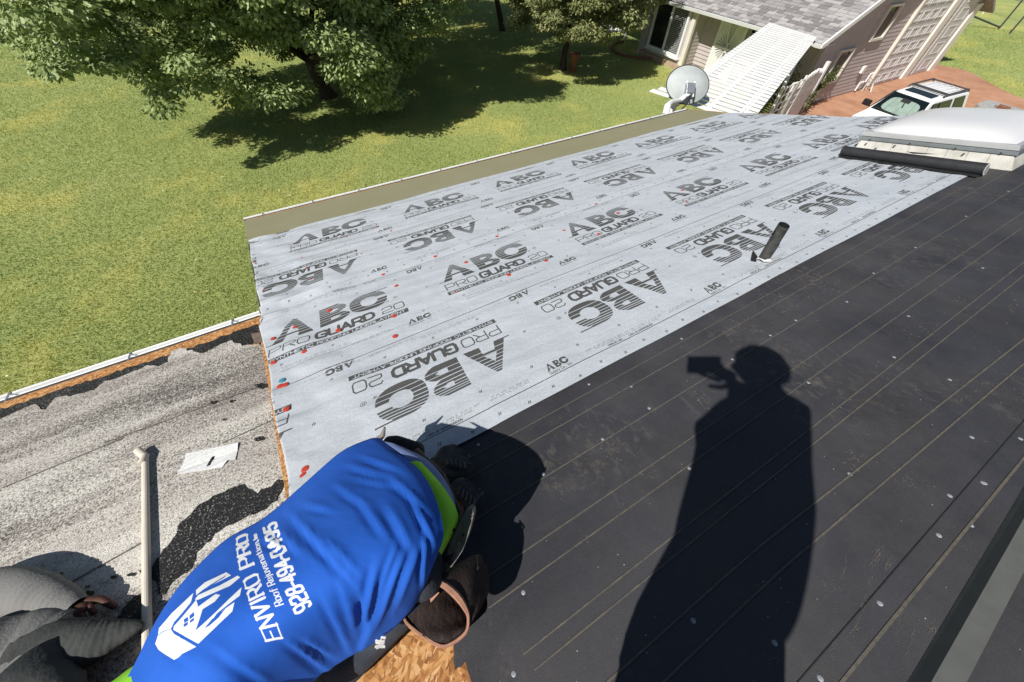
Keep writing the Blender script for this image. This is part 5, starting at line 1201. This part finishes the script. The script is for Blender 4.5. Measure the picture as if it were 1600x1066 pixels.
strip_text('ENVIRO PRO', [(442, 1000), (430, 967), (415, 938), (405, 908), (396, 880), (389, 856), (386, 832)], [(417, 1004), (404, 974), (393, 948), (384, 921), (374, 889), (371, 862), (371, 838)], 2.15, True, .25)
strip_text('Roof Rejuvenation, Inc', [(443, 944), (432, 918), (421, 892), (411, 868), (404, 846), (401, 834)], [(431, 948), (421, 922), (411, 896), (402, 872), (398, 850), (396, 836)], .95, True, .2)
strip_text('928-494-0495', [(487, 948), (474, 921), (459, 895), (449, 868), (438, 842), (430, 815)], [(464, 962), (450, 930), (437, 904), (428, 878), (419, 852), (412, 824)], 2.2, False, .3)
def cq(x, y): return (180 + x / 3.727, 780 + y / 3.727)
logo_on = [[(240, 842), (255, 795), (300, 768), (330, 757), (350, 785), (480, 862), (348, 936), (300, 905), (262, 878)],
           [(343, 765), (345, 740), (470, 585), (480, 625), (580, 550), (606, 556), (575, 596), (505, 640), (468, 768), (600, 640), (730, 508), (722, 560), (640, 625), (590, 665), (520, 762), (490, 845), (400, 795)],
           [(256, 790), (262, 752), (330, 665), (455, 548), (440, 600), (345, 715), (330, 755), (290, 768)],
           [(470, 532), (520, 486), (640, 420), (668, 436), (610, 470), (520, 520), (470, 560)], [(462, 585), (480, 560), (600, 500), (705, 436), (720, 446), (660, 500), (560, 548), (480, 586)],
           [(520, 765), (545, 728), (620, 650), (692, 600), (680, 655), (600, 730), (490, 845), (470, 830)]]
logo_off = [[(398, 700), (420, 684), (426, 706), (402, 722)], [(430, 678), (455, 655), (458, 680), (432, 700)], [(398, 728), (424, 712), (420, 734), (400, 746)], [(434, 706), (458, 688), (456, 706), (434, 722)], [(335, 768), (342, 760), (490, 848), (482, 860)], [(520, 752), (560, 700), (640, 636), (600, 690), (545, 740)], [(530, 512), (640, 436), (630, 450), (540, 512)]]
for pl in logo_on: pm[inpoly([cq(*p) for p in pl])] = 1
for pl in logo_off: pm[inpoly([cq(*p) for p in pl])] = 0
im = bpy.data.images.new('shirt_print', cv, cv, alpha=False); im.colorspace_settings.name = 'Non-Color'
arr = np.ones((cv, cv, 4), np.float32); arr[..., :3] = pm[..., None]; im.pixels.foreach_set(arr.ravel()); im.update(); im.pack()
k = NT('blue_shirt_cotton'); p_ = k.image(im, k.co('UV'))
base = k.ramp(k.noise(6, 5), [(.3, (.014, .092, .45)), (.7, (.021, .116, .53))])
k.set(Base_Color=k.mix(p_, base, (.78, .79, .80)), Roughness=.85); k.b.inputs['Specular IOR Level'].default_value = .2; k.b.inputs['Sheen Weight'].default_value = .0
hh = k.math('ADD', k.math('MULTIPLY', k.noise(7, 3, .5, k.mapping(k.mapping(k.co(), rot=(0, 0, .75)), (.45, 1.6, 1))), .8), k.math('ADD', k.math('MULTIPLY', k.noise(700, 2), .10), k.math('MULTIPLY', k.noise(38, 5, .7, k.mapping(k.mapping(k.co(), rot=(0, 0, .75)), (.45, 1.5, 1))), .16))); k.bump(hh, .30, .02)
M['shirt'] = k.m
shirt = MB().add(vs, fs, uvs).build('shirt', M['shirt'], wk, smooth=True)
# body under the clothes, one surface
def H(x, y, h): return R_(x, y, h)
J = {'pelvis': (H(652, 838, .27), .088), 'belly': (H(575, 880, .30), .095), 'chest': (H(455, 950, .29), .10), 'upper': (H(370, 1020, .27), .085), 'neck': (H(270, 1110, .26), .05), 'skull': (H(190, 1150, .27), .075),
     'shL': (H(430, 1100, .22), .055), 'elL': (H(440, 1110, .11), .040), 'wrL': (H(390, 1120, .04), .03), 'shR': (H(330, 990, .22), .055), 'elR': (H(370, 960, .11), .04), 'wrR': (H(360, 990, .04), .03),
     'hipL': (H(648, 890, .22), .07), 'knL': (H(500, 1020, .08), .055), 'anL': (H(690, 830, .06), .034), 'toL': (H(722, 782, .05), .026),
     'hipR': (H(622, 780, .22), .07), 'knR': (H(470, 850, .08), .062), 'anR': (H(660, 765, .06), .034), 'toR': (H(696, 728, .06), .026)}
E_ = [('pelvis', 'belly'), ('belly', 'chest'), ('chest', 'upper'), ('upper', 'neck'), ('neck', 'skull'), ('upper', 'shL'), ('shL', 'elL'), ('elL', 'wrL'), ('upper', 'shR'), ('shR', 'elR'), ('elR', 'wrR'),
      ('pelvis', 'hipL'), ('hipL', 'knL'), ('knL', 'anL'), ('anL', 'toL'), ('pelvis', 'hipR'), ('hipR', 'knR'), ('knR', 'anR'), ('anR', 'toR')]
parts_ = [skin_mesh(J, E_, 'pelvis', 2)]
fh = H(100, 1230, .2) - H(245, 1090, .31); hc = H(190, 1155, .27)
hf, hu, hs, eyes = add_head(parts_, hc, np.array([0, 0, -1.0]) + .3 * fh / np.linalg.norm(fh), fh)
for wn_, fd in (('wrL', H(330, 1160, .02) - J['wrL'][0]), ('wrR', H(330, 1030, .02) - J['wrR'][0])): parts_ += hand(J[wn_][0], fd, (0, -.3, -1), .18, .25)
link('body', joined('body', parts_, M['skin']), wk)
hair_cap('hair', hc, hf, hu, hs, .095, M['hair'], wk); eyeballs(eyes, hf, wk)
# jeans
JJ = {n: J[n] for n in ('pelvis', 'hipL', 'knL', 'anL', 'hipR', 'knR', 'anR')}
JJ = {n: (p, r * 1.10 + .006) for n, (p, r) in JJ.items()}; JJ['waist'] = (H(625, 850, .32), .12)
JJ['anL'] = (H(700, 815, .065), .05); JJ['anR'] = (H(672, 752, .065), .05); JJ['pelvis'] = (H(655, 838, .29), .110); JJ['hipL'] = (H(652, 895, .23), .085); JJ['hipR'] = (H(622, 778, .23), .085); JJ['knL'] = (H(505, 1062, .07), .060); JJ['midL'] = (H(590, 970, .13), .066)
jm = skin_mesh(JJ, [('waist', 'pelvis'), ('pelvis', 'hipL'), ('hipL', 'midL'), ('midL', 'knL'), ('knL', 'anL'), ('pelvis', 'hipR'), ('hipR', 'knR'), ('knR', 'anR')], 'pelvis', 2)
link('trousers', joined('trousers', [jm], M['jeans']), wk)
mb = MB(); rr = random.Random(2)
for q in range(16):
    x, y = 580 + rr.uniform(0, 16), 1003 + rr.uniform(-10, 10); mb.bar(H(x, y, .262), H(x + rr.uniform(4, 9), y + rr.uniform(-5, 3), .262), .004, .003)
tag(mb.build('torn_threads', M['jeans_ripped'], wk), kind='stuff')
# neon undershirt showing past the hem and at the neck, pale blue lining band
def band(px_out, px_in, h0, h1, mat, name):
    n = 26; a = [cr_interp([np.array(H(x, y, h0)) for x, y in px_in], t) for t in np.linspace(0, len(px_in) - 1, n)]; b = [cr_interp([np.array(H(x, y, h1)) for x, y in px_out], t) for t in np.linspace(0, len(px_out) - 1, n)]
    m_ = [(p + q) / 2 + np.array([0, 0, .008]) for p, q in zip(a, b)]; lo = [q - np.array([0, 0, .05]) for q in b]
    return MB().add(a + m_ + b + lo, [(r * n + i, r * n + i + 1, (r + 1) * n + i + 1, (r + 1) * n + i) for r in range(3) for i in range(n - 1)]).build(name, mat, wk, smooth=True)
band([(628, 698), (664, 716), (690, 742), (706, 770), (712, 790)], [(600, 690), (640, 720), (668, 752), (684, 790), (690, 815)], .345, .325, M['tee_blue'], 'lining')
band([(658, 722), (684, 750), (703, 776), (714, 802), (703, 832), (686, 862)], [(640, 722), (664, 757), (680, 800), (684, 828), (682, 846), (676, 866)], .365, .345, M['neon'], 'undershirt')
band([(150, 1080), (176, 1064), (200, 1046), (216, 1036)], [(185, 1110), (205, 1085), (222, 1064), (230, 1050)], .36, .27, M['neon'], 'undershirt')
# boots, soles towards the viewer
def boot(px, h_out, h_in, name='boot'):
    P = [H(x, y, h) for (x, y), h in zip(px, h_out)]; c = sum(P) / len(P); ax_ = J['anR'][0] - c; ax_ /= np.linalg.norm(ax_); ax_ = ax_ * .6 + np.array([0, 0, -.6])
    rings = [[p + (c - p) * .12 + ax_ * -.012 for p in P], P, [p + ax_ * .035 for p in P], [p + (c - p) * .25 + ax_ * .09 for p in P]]
    n = len(P); vs = [q for r in rings for q in r]; fs = [(i * n + k, i * n + (k + 1) % n, (i + 1) * n + (k + 1) % n, (i + 1) * n + k) for i in range(3) for k in range(n)] + [tuple(range(n))]
    b = MB().add(vs, fs).build(name, M['boot_sole'], wk, smooth=False, bevel=.004)
    X = P[0] - P[n // 2]; X /= np.linalg.norm(X); N_ = -ax_ / np.linalg.norm(ax_); Y = np.cross(N_, X)
    for a in (-.028, -.012, .004, .020, .034):
        for s_ in (-1, 1): MB().bar(c + X * a + Y * .005 * s_ + N_ * .010, c + X * (a - .012) + Y * .034 * s_ + N_ * .010, .009, .010, N_).build('tread_lug', M['boot_sole'], b)
boot([(678, 716), (689, 698), (708, 693), (722, 703), (742, 728), (739, 738), (720, 742), (708, 746), (690, 736)], [.10, .11, .11, .11, .07, .05, .06, .08, .09], .1)
boot([(712, 752), (722, 744), (735, 751), (751, 773), (748, 782), (739, 791), (722, 790), (708, 776)], [.09, .09, .09, .07, .06, .06, .06, .08], .1)

# --- tool belt: leather pouch at the hip, black bag on the other side
tb = empty('tool_belt', H(690, 900, .2)); tag(tb, 'leather tool belt with an open brown pouch hanging at the worker\'s hip', 'tool belt')
rim = [(640, 932), (648, 919), (664, 914), (688, 911), (713, 930), (728, 952), (732, 968), (728, 988), (707, 1005), (688, 1009), (660, 993), (634, 971), (632, 950)]
rh = [.25, .26, .26, .26, .24, .21, .19, .18, .17, .17, .19, .22, .24]
RP = [cr_interp([H(x, y, h) for (x, y), h in zip(rim + rim[:1], rh + rh[:1])], t) for t in np.linspace(0, len(rim), 40)[:-1]]
n = len(RP); c0 = sum(RP) / n
endp = [(742, 866), (752, 868), (762, 888), (765, 918), (756, 945), (744, 958), (730, 940), (728, 900)]; eh = [.17, .17, .15, .13, .12, .12, .13, .15]
EP = [cr_interp([H(x, y, h) for (x, y), h in zip(endp + endp[:1], eh + eh[:1])], t) for t in np.linspace(0, len(endp), n + 1)[:-1]]
best = min(range(n), key=lambda s_: sum(np.linalg.norm(RP[i] - EP[(i + s_) % n]) for i in range(n))); rev = min(range(n), key=lambda s_: sum(np.linalg.norm(RP[i] - EP[(s_ - i) % n]) for i in range(n)))
if sum(np.linalg.norm(RP[i] - EP[(i + best) % n]) for i in range(n)) <= sum(np.linalg.norm(RP[i] - EP[(rev - i) % n]) for i in range(n)): EQ = [EP[(i + best) % n] for i in range(n)]
else: EQ = [EP[(rev - i) % n] for i in range(n)]
rings = [[RP[i] * (1 - t) + EQ[i] * t + np.array([0, 0, .016 * math.sin(math.pi * t) + .004 * math.sin(i * .9 + t * 7)]) for i in range(n)] for t in np.linspace(0, 1, 8)]
ce = sum(EQ) / n; rings.append([p * .5 + ce * .5 for p in EQ])
vs = [q for r in rings for q in r] + [ce]; fs = [(a * n + k, a * n + (k + 1) % n, (a + 1) * n + (k + 1) % n, (a + 1) * n + k) for a in range(len(rings) - 1) for k in range(n)] + [((len(rings) - 1) * n + k, (len(rings) - 1) * n + (k + 1) % n, len(rings) * n) for k in range(n)]
pouch = MB().add(vs, fs).build('pouch', M['leather'], tb, smooth=True)
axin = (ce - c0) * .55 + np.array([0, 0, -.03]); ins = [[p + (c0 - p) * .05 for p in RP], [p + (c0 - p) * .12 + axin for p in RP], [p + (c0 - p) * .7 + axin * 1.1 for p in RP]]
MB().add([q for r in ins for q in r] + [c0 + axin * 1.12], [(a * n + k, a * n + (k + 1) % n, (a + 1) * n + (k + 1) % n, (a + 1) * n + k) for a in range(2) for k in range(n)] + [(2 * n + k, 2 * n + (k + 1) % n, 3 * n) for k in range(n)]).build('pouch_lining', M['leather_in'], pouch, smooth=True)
mb = MB(); mb.tube(RP + RP[:1], [.0038 + .0022 * (1 + math.sin(i * .5 + 2)) * (i < 20) for i in range(n + 1)], 6, caps=False); mb.build('pouch_rim', M['leather_edge'], pouch)
mb = MB(); mb.bar(H(684, 921, .225), H(660, 948, .20), .016, .003); mb.build('pouch_divider', M['leather_edge'], pouch)
for a, b in (((716, 884), (746, 940)), ((746, 868), (742, 905))): MB().tube([H(a[0], a[1], .212 if a[0] < 730 else .185), H((a[0] + b[0]) / 2 + 3, (a[1] + b[1]) / 2, .20), H(*b, .175)], .0028, 6).build('seam', M['black_rubber'], pouch)
MB().tube([H(700, 880, .26), H(716, 850, .27), H(714, 800, .30), H(690, 745, .30), H(650, 706, .28)], [.012] * 5, 8).build('belt', M['leather'], tb, smooth=True)
bag = skin_mesh({'a': (H(600, 690, .20), .022), 'b': (H(628, 700, .20), .036), 'c': (H(648, 708, .18), .042), 'd': (H(655, 712, .14), .035)}, [('a', 'b'), ('b', 'c'), ('c', 'd')], 'b', 2)
link('tool_bag', joined('tool_bag', [bag], M['black_rubber']), tb)
bar = empty('pry_bar', H(715, 830, .24)); tag(bar, 'flat black pry bar with nail holes and chipped paint held in the tool belt', 'pry bar')
outl = [(691, 886), (702, 850), (718, 815), (726, 800), (734, 793), (739, 797), (740, 806), (733, 833), (722, 862), (706, 886), (696, 892)]
oh = [.25, .29, .32, .332, .338, .34, .338, .32, .29, .26, .25]
mb = MB(); PP = [H(x, y, h) for (x, y), h in zip(outl, oh)]; mb.prism(PP, (.010, .006, -.010)); mb.build('blade', M['prybar'], bar, bevel=.001)
for (x, y, h) in ((709, 828, .325), (723, 836, .318), (706, 868, .288)): MB().tube([H(x, y, h), H(x, y, h - .004)], .0036, 8).build('nail_hole', M['black_rubber'], bar)
for (x, y, h) in ((716, 852, .309), (738, 806, .342), (737, 812, .339), (714, 857, .305)): MB().tube([H(x, y, h + .001), H(x + 2, y - 4, h + .002)], .0028, 6).build('chip', M['scuff'], bar)
kn = empty('utility_knife', H(600, 676, .24)); tag(kn, 'small grey tool handle poking out of the black tool bag', 'hand tool')
MB().tube([H(592, 686, .20), H(598, 680, .225), H(601, 668, .25)], [.012, .009, .004], 8).build('handle', simple('worn_handle', (.20, .19, .16), .6, .2, 30), kn)

# --- second worker in grey at lower left
w2 = empty('person', H(60, 1010, 0)); tag(w2, 'person in grey long sleeved shirt and dark trousers in the lower left corner', 'person')
B = {'pelvis': (H(56, 1045, .06), .035), 'belly': (H(-5, 1060, .06), .04), 'chest': (H(-75, 1105, .07), .05), 'neck': (H(-130, 1180, .09), .04), 'skull': (H(-150, 1240, .10), .055),
     'shR': (H(-80, 985, .07), .028), 'elR': (H(6, 932, .06), .022), 'wrR': (H(113, 953, .038), .015), 'shL': (H(0, 1190, .08), .03), 'elL': (H(30, 1240, .06), .025), 'wrL': (H(-20, 1270, .04), .02),
     'hipR': (H(85, 1018, .05), .022), 'knR': (H(150, 1003, .042), .014), 'anR': (H(190, 989, .038), .008), 'hipL': (H(60, 1095, .05), .03), 'knL': (H(105, 1146, .045), .025), 'anL': (H(165, 1170, .03), .02)}
BE = [('pelvis', 'belly'), ('belly', 'chest'), ('chest', 'neck'), ('neck', 'skull'), ('chest', 'shR'), ('shR', 'elR'), ('elR', 'wrR'), ('chest', 'shL'), ('shL', 'elL'), ('elL', 'wrL'), ('pelvis', 'hipR'), ('hipR', 'knR'), ('knR', 'anR'), ('pelvis', 'hipL'), ('hipL', 'knL'), ('knL', 'anL')]
pb = [skin_mesh(B, BE, 'pelvis', 2)]; hd = B['neck'][0] - B['chest'][0]
hf, hu, hs, eyes = add_head(pb, B['skull'][0], np.array([0, 0, -1.0]) + hd, hd)
pb += hand(B['wrR'][0], H(124, 978, .03) - B['wrR'][0], (.1, -.6, -1), .082, .9, -1) + hand(B['wrL'][0], H(-60, 1300, .02) - B['wrL'][0], (0, 0, -1), .18, .2)
link('body', joined('body', pb, M['dark_skin_glove']), w2); hair_cap('hair', B['skull'][0], hf, hu, hs, .095, M['hair'], w2); eyeballs(eyes, hf, w2)
def loft(st, mat, name, parent, n=96, m=40, flat=1.0, folds=0, seed=0, close=False):
    """cloth tube through stations (px x, px y, half width in px, height); folds bunch across it"""
    C = [H(x, y, h) for x, y, w, h in st]; Rr = [w / FPX * ((c - CAM) @ MW[:, 2]) for (x, y, w, h), c in zip(st, C)]; r_ = np.random.default_rng(seed); A = r_.uniform(0, 6.28, 8); Fq = r_.uniform(.6, 1.5, 8)
    vs = []; L = len(st) - 1; up0 = np.array([0, SA, CA])
    for i in range(n + 1):
        t = i / n * L; c = cr_interp(C, t); tg = cr_interp(C, min(L, t + .05)) - cr_interp(C, max(0, t - .05)); tg /= np.linalg.norm(tg)
        sd = np.cross(tg, up0); sd /= np.linalg.norm(sd); up_ = np.cross(sd, tg); rr_ = max(.002, float(cr_interp([np.array([q]) for q in Rr], t)[0]))
        for j in range(m):
            a = 2 * math.pi * j / m; ph_ = t * 5.2 + .55 * math.sin(a * 2 + A[0])
            w = folds * (math.sin(ph_ * 1.9 * Fq[0] + A[1] + .8 * math.sin(a + A[2])) + .8 * math.sin(ph_ * 3.3 * Fq[1] + a * 1.5 + A[3]) + .5 * math.sin(ph_ * .9 + a * 3 + A[4])) * (.45 + .55 * math.sin(t * 1.3 + A[5]))
            k = rr_ + w; vs.append(c + sd * math.cos(a) * k + up_ * math.sin(a) * k * flat)
    fs = [(i * m + j, i * m + (j + 1) % m, (i + 1) * m + (j + 1) % m, (i + 1) * m + j) for i in range(n) for j in range(m)]
    if close: fs.append(tuple(n * m + j for j in range(m)))
    return MB().add(vs, fs).mesh(name, mat, True)
g1 = loft([(-190, 1130, 96, .07), (-70, 1085, 96, .065), (10, 1056, 84, .04), (52, 1054, 74, .036), (80, 1046, 56, .036), (91, 1042, 38, .036), (95, 1040, 12, .036)], M['grey_shirt'], 'shirt', w2, flat=.5, folds=.0014, seed=2, close=True)
g2 = loft([(-150, 1000, 36, .05), (-80, 945, 33, .045), (-10, 922, 30, .040), (36, 926, 29, .038), (72, 936, 26, .036), (100, 947, 22, .036), (117, 955, 17, .038)], M['grey_shirt'], 'shirt', w2, flat=.8, folds=.0019, seed=5)
bm = bmesh.new(); bm.from_mesh(g1); bm.from_mesh(g2); sm2 = bpy.data.meshes.new('shirt'); bm.to_mesh(sm2); bm.free(); sm2.materials.append(M['grey_shirt']); sm2.polygons.foreach_set('use_smooth', np.ones(len(sm2.polygons), bool))
link('shirt', sm2, w2)
t1 = loft([(30, 1035, 44, .05), (66, 1018, 38, .05), (100, 1012, 35, .048), (130, 1008, 32, .045), (160, 1000, 26, .042), (190, 989, 17, .04), (214, 980, 9, .038), (224, 977, 3, .036)], M['work_trousers'], 'trousers', w2, flat=.8, folds=.0008, seed=8, close=True)
t2 = loft([(30, 1075, 60, .06), (70, 1110, 46, .05), (110, 1150, 40, .05), (170, 1172, 32, .04)], M['work_trousers'], 'trousers', w2, flat=.85, folds=.0028, seed=9)
bm = bmesh.new(); bm.from_mesh(t1); bm.from_mesh(t2); tm2 = bpy.data.meshes.new('trousers'); bm.to_mesh(tm2); bm.free(); tm2.materials.append(M['work_trousers']); tm2.polygons.foreach_set('use_smooth', np.ones(len(tm2.polygons), bool))
link('trousers', tm2, w2)

# --- the photographer, standing behind the camera; only the shadow falls into view
ph = empty('person', RF(.02, -.42, 0)); tag(ph, 'standing person holding up a phone, seen as the shadow on the black felt', 'person')
def SHD(x, y, t): return on_roof(x, y) - SUNDIR * t
def SHR(x, y, half): P_ = on_roof(x, y); return half / FPX * ((P_ - CAM) @ MW[:, 2])
F = {'hips': (SHD(1098, 985, .86), SHR(1098, 985, 88)), 'seat': (SHD(1062, 1085, .68), SHR(1062, 1085, 80)), 'waist': (SHD(1146, 865, 1.18), SHR(1146, 865, 92)), 'chest': (SHD(1178, 735, 1.52), SHR(1178, 735, 84)), 'upper': (SHD(1210, 655, 1.72), SHR(1210, 655, 60)), 'neck': (SHD(1192, 610, 1.86), .055), 'skull': (SHD(1188, 575, 1.98), .08),
     'shR': (SHD(1240, 650, 1.72), .075), 'elR': (SHD(1228, 760, 1.50), .055), 'haR': (SHD(1190, 690, 1.80), .034), 'shL': (SHD(1168, 668, 1.74), .070), 'elL': (SHD(1150, 690, 1.80), .05), 'haL': (SHD(1152, 592, 2.08), .032),
     'knL': (SHD(1010, 1150, .50), .10), 'anL': (RF(-.14, -.50, .08), .055), 'toL': (RF(-.16, -.40, .04), .045), 'knR': (SHD(1110, 1130, .52), .10), 'anR': (RF(.16, -.52, .08), .055), 'toR': (RF(.16, -.42, .04), .045)}
FE = [('hips', 'waist'), ('waist', 'chest'), ('chest', 'upper'), ('upper', 'neck'), ('neck', 'skull'), ('upper', 'shR'), ('shR', 'elR'), ('elR', 'haR'), ('upper', 'shL'), ('shL', 'elL'), ('elL', 'haL'), ('hips', 'seat'), ('seat', 'knL'), ('knL', 'anL'), ('anL', 'toL'), ('seat', 'knR'), ('knR', 'anR'), ('anR', 'toR')]
fb = [skin_mesh(F, FE, 'hips', 2)]; look = CAM - F['skull'][0]
hf, hu, hs, eyes = add_head(fb, F['skull'][0], look, (0, 0, 1), .098)
fb += hand(F['haL'][0], CAM - SUNDIR * .13 + np.array([-.02, -.02, -.01]) - F['haL'][0], -MW[:, 2] * .3 + np.array([-.3, .1, .3]), .17, .45)
link('body', joined('body', fb, M['skin']), ph); hair_cap('hair', F['skull'][0], hf, hu, hs, .10, M['hair'], ph); eyeballs(eyes, hf, ph)
fs_ = skin_mesh({n: (p, r + .007) for n, (p, r) in F.items()}, FE, 'hips', 2); bm = bmesh.new(); bm.from_mesh(fs_)
own = {n: np.array(p) for n, (p, r) in F.items()}
kill = [v for v in bm.verts if min(own, key=lambda n: np.linalg.norm(own[n] - np.array(v.co)) - F[n][1]) in ('neck', 'skull', 'haR', 'haL', 'knL', 'anL', 'toL', 'knR', 'anR', 'toR')]
bmesh.ops.delete(bm, geom=kill, context='VERTS'); bm.to_mesh(fs_); bm.free()
link('shirt', joined('shirt', [fs_], M['dark_clothes']), ph)
FT = {n: (p, r * .8) for n, (p, r) in F.items() if n in ('seat', 'knL', 'anL', 'knR', 'anR')}
link('trousers', joined('trousers', [skin_mesh(FT, [e for e in FE if e[0] in FT and e[1] in FT], 'seat', 2)], M['jeans']), ph)
fwd = MW[:, 2]; phn = empty('phone', CAM - fwd * .02); tag(phn, 'phone held up by the person behind the viewer', 'phone')
MB().box(CAM - fwd * .022 - MW[:, 0] * .045 * 0 + MW[:, 0] * (-.045), (.15, .075, .009), (MW[:, 0], MW[:, 1], fwd)).build('case', M['black_plastic'], phn, bevel=.002)

# ------------------------------------------------------------------ loose things on the old roof
pole = empty('pvc_pole', RF(-1.1, 1.25, .01)); tag(pole, 'long cream plastic pole with an elbow end lying on the granule roof', 'pole')
pa, pb_ = uv_of(224, 716, .012), uv_of(226, 1062, .012)
mb = MB(); mb.tube([RF(pa[0], pa[1], .0), RF(pb_[0], pb_[1], .0)], .0118, 16); mb.build('tube', M['pvc'], pole, smooth=False)
pe = uv_of(214, 706, .012)
mb = MB(); mb.tube([RF(pa[0], pa[1] - .03, .006), RF(pa[0] - .002, pa[1] + .012, .006), RF(pa[0] - .012, pa[1] + .024, .008), RF(pe[0], pe[1] + .004, .012)], [.0145, .0145, .014, .0138], 16, open_end=True); mb.build('elbow', M['pvc'], pole, smooth=False)
MB().tube([RF(pe[0] - .001, pe[1] + .004, .012), RF(pe[0] - .004, pe[1] + .004, .0125)], [.0105, .0105], 14).build('mouth', M['black_plastic'], pole)
pt = empty('paper_scrap', RF(-.85, 1.1, 0)); tag(pt, 'torn white paper scrap lying on the granule roof', 'paper')
pp_ = [(288, 706), (322, 700), (371, 690), (369, 702), (366, 716), (354, 718), (345, 727), (316, 733), (276, 740), (275, 735), (285, 722)]
pk = NT('scrap_paper'); pk.set(Base_Color=pk.mix(pk.ramp(pk.noise(90, 4, .8, pk.mapping(pk.co(), (1, 2.4, 1))), [(.50, 0.0), (.60, .7)]), (.74, .74, .72), (.40, .40, .39)), Roughness=.8)
MB().prism([RF(*uv_of(x, y), -.0125 + .003 * (i % 3)) for i, (x, y) in enumerate(pp_)], (0, 0, .0012)).build('sheet', pk.m, pt)
MB().prism([RF(*uv_of(x, y), -.011) for x, y in ((321, 727), (330, 712), (333, 711), (326, 725))], (0, 0, .005)).build('stain', M['tar_seam'], pt)
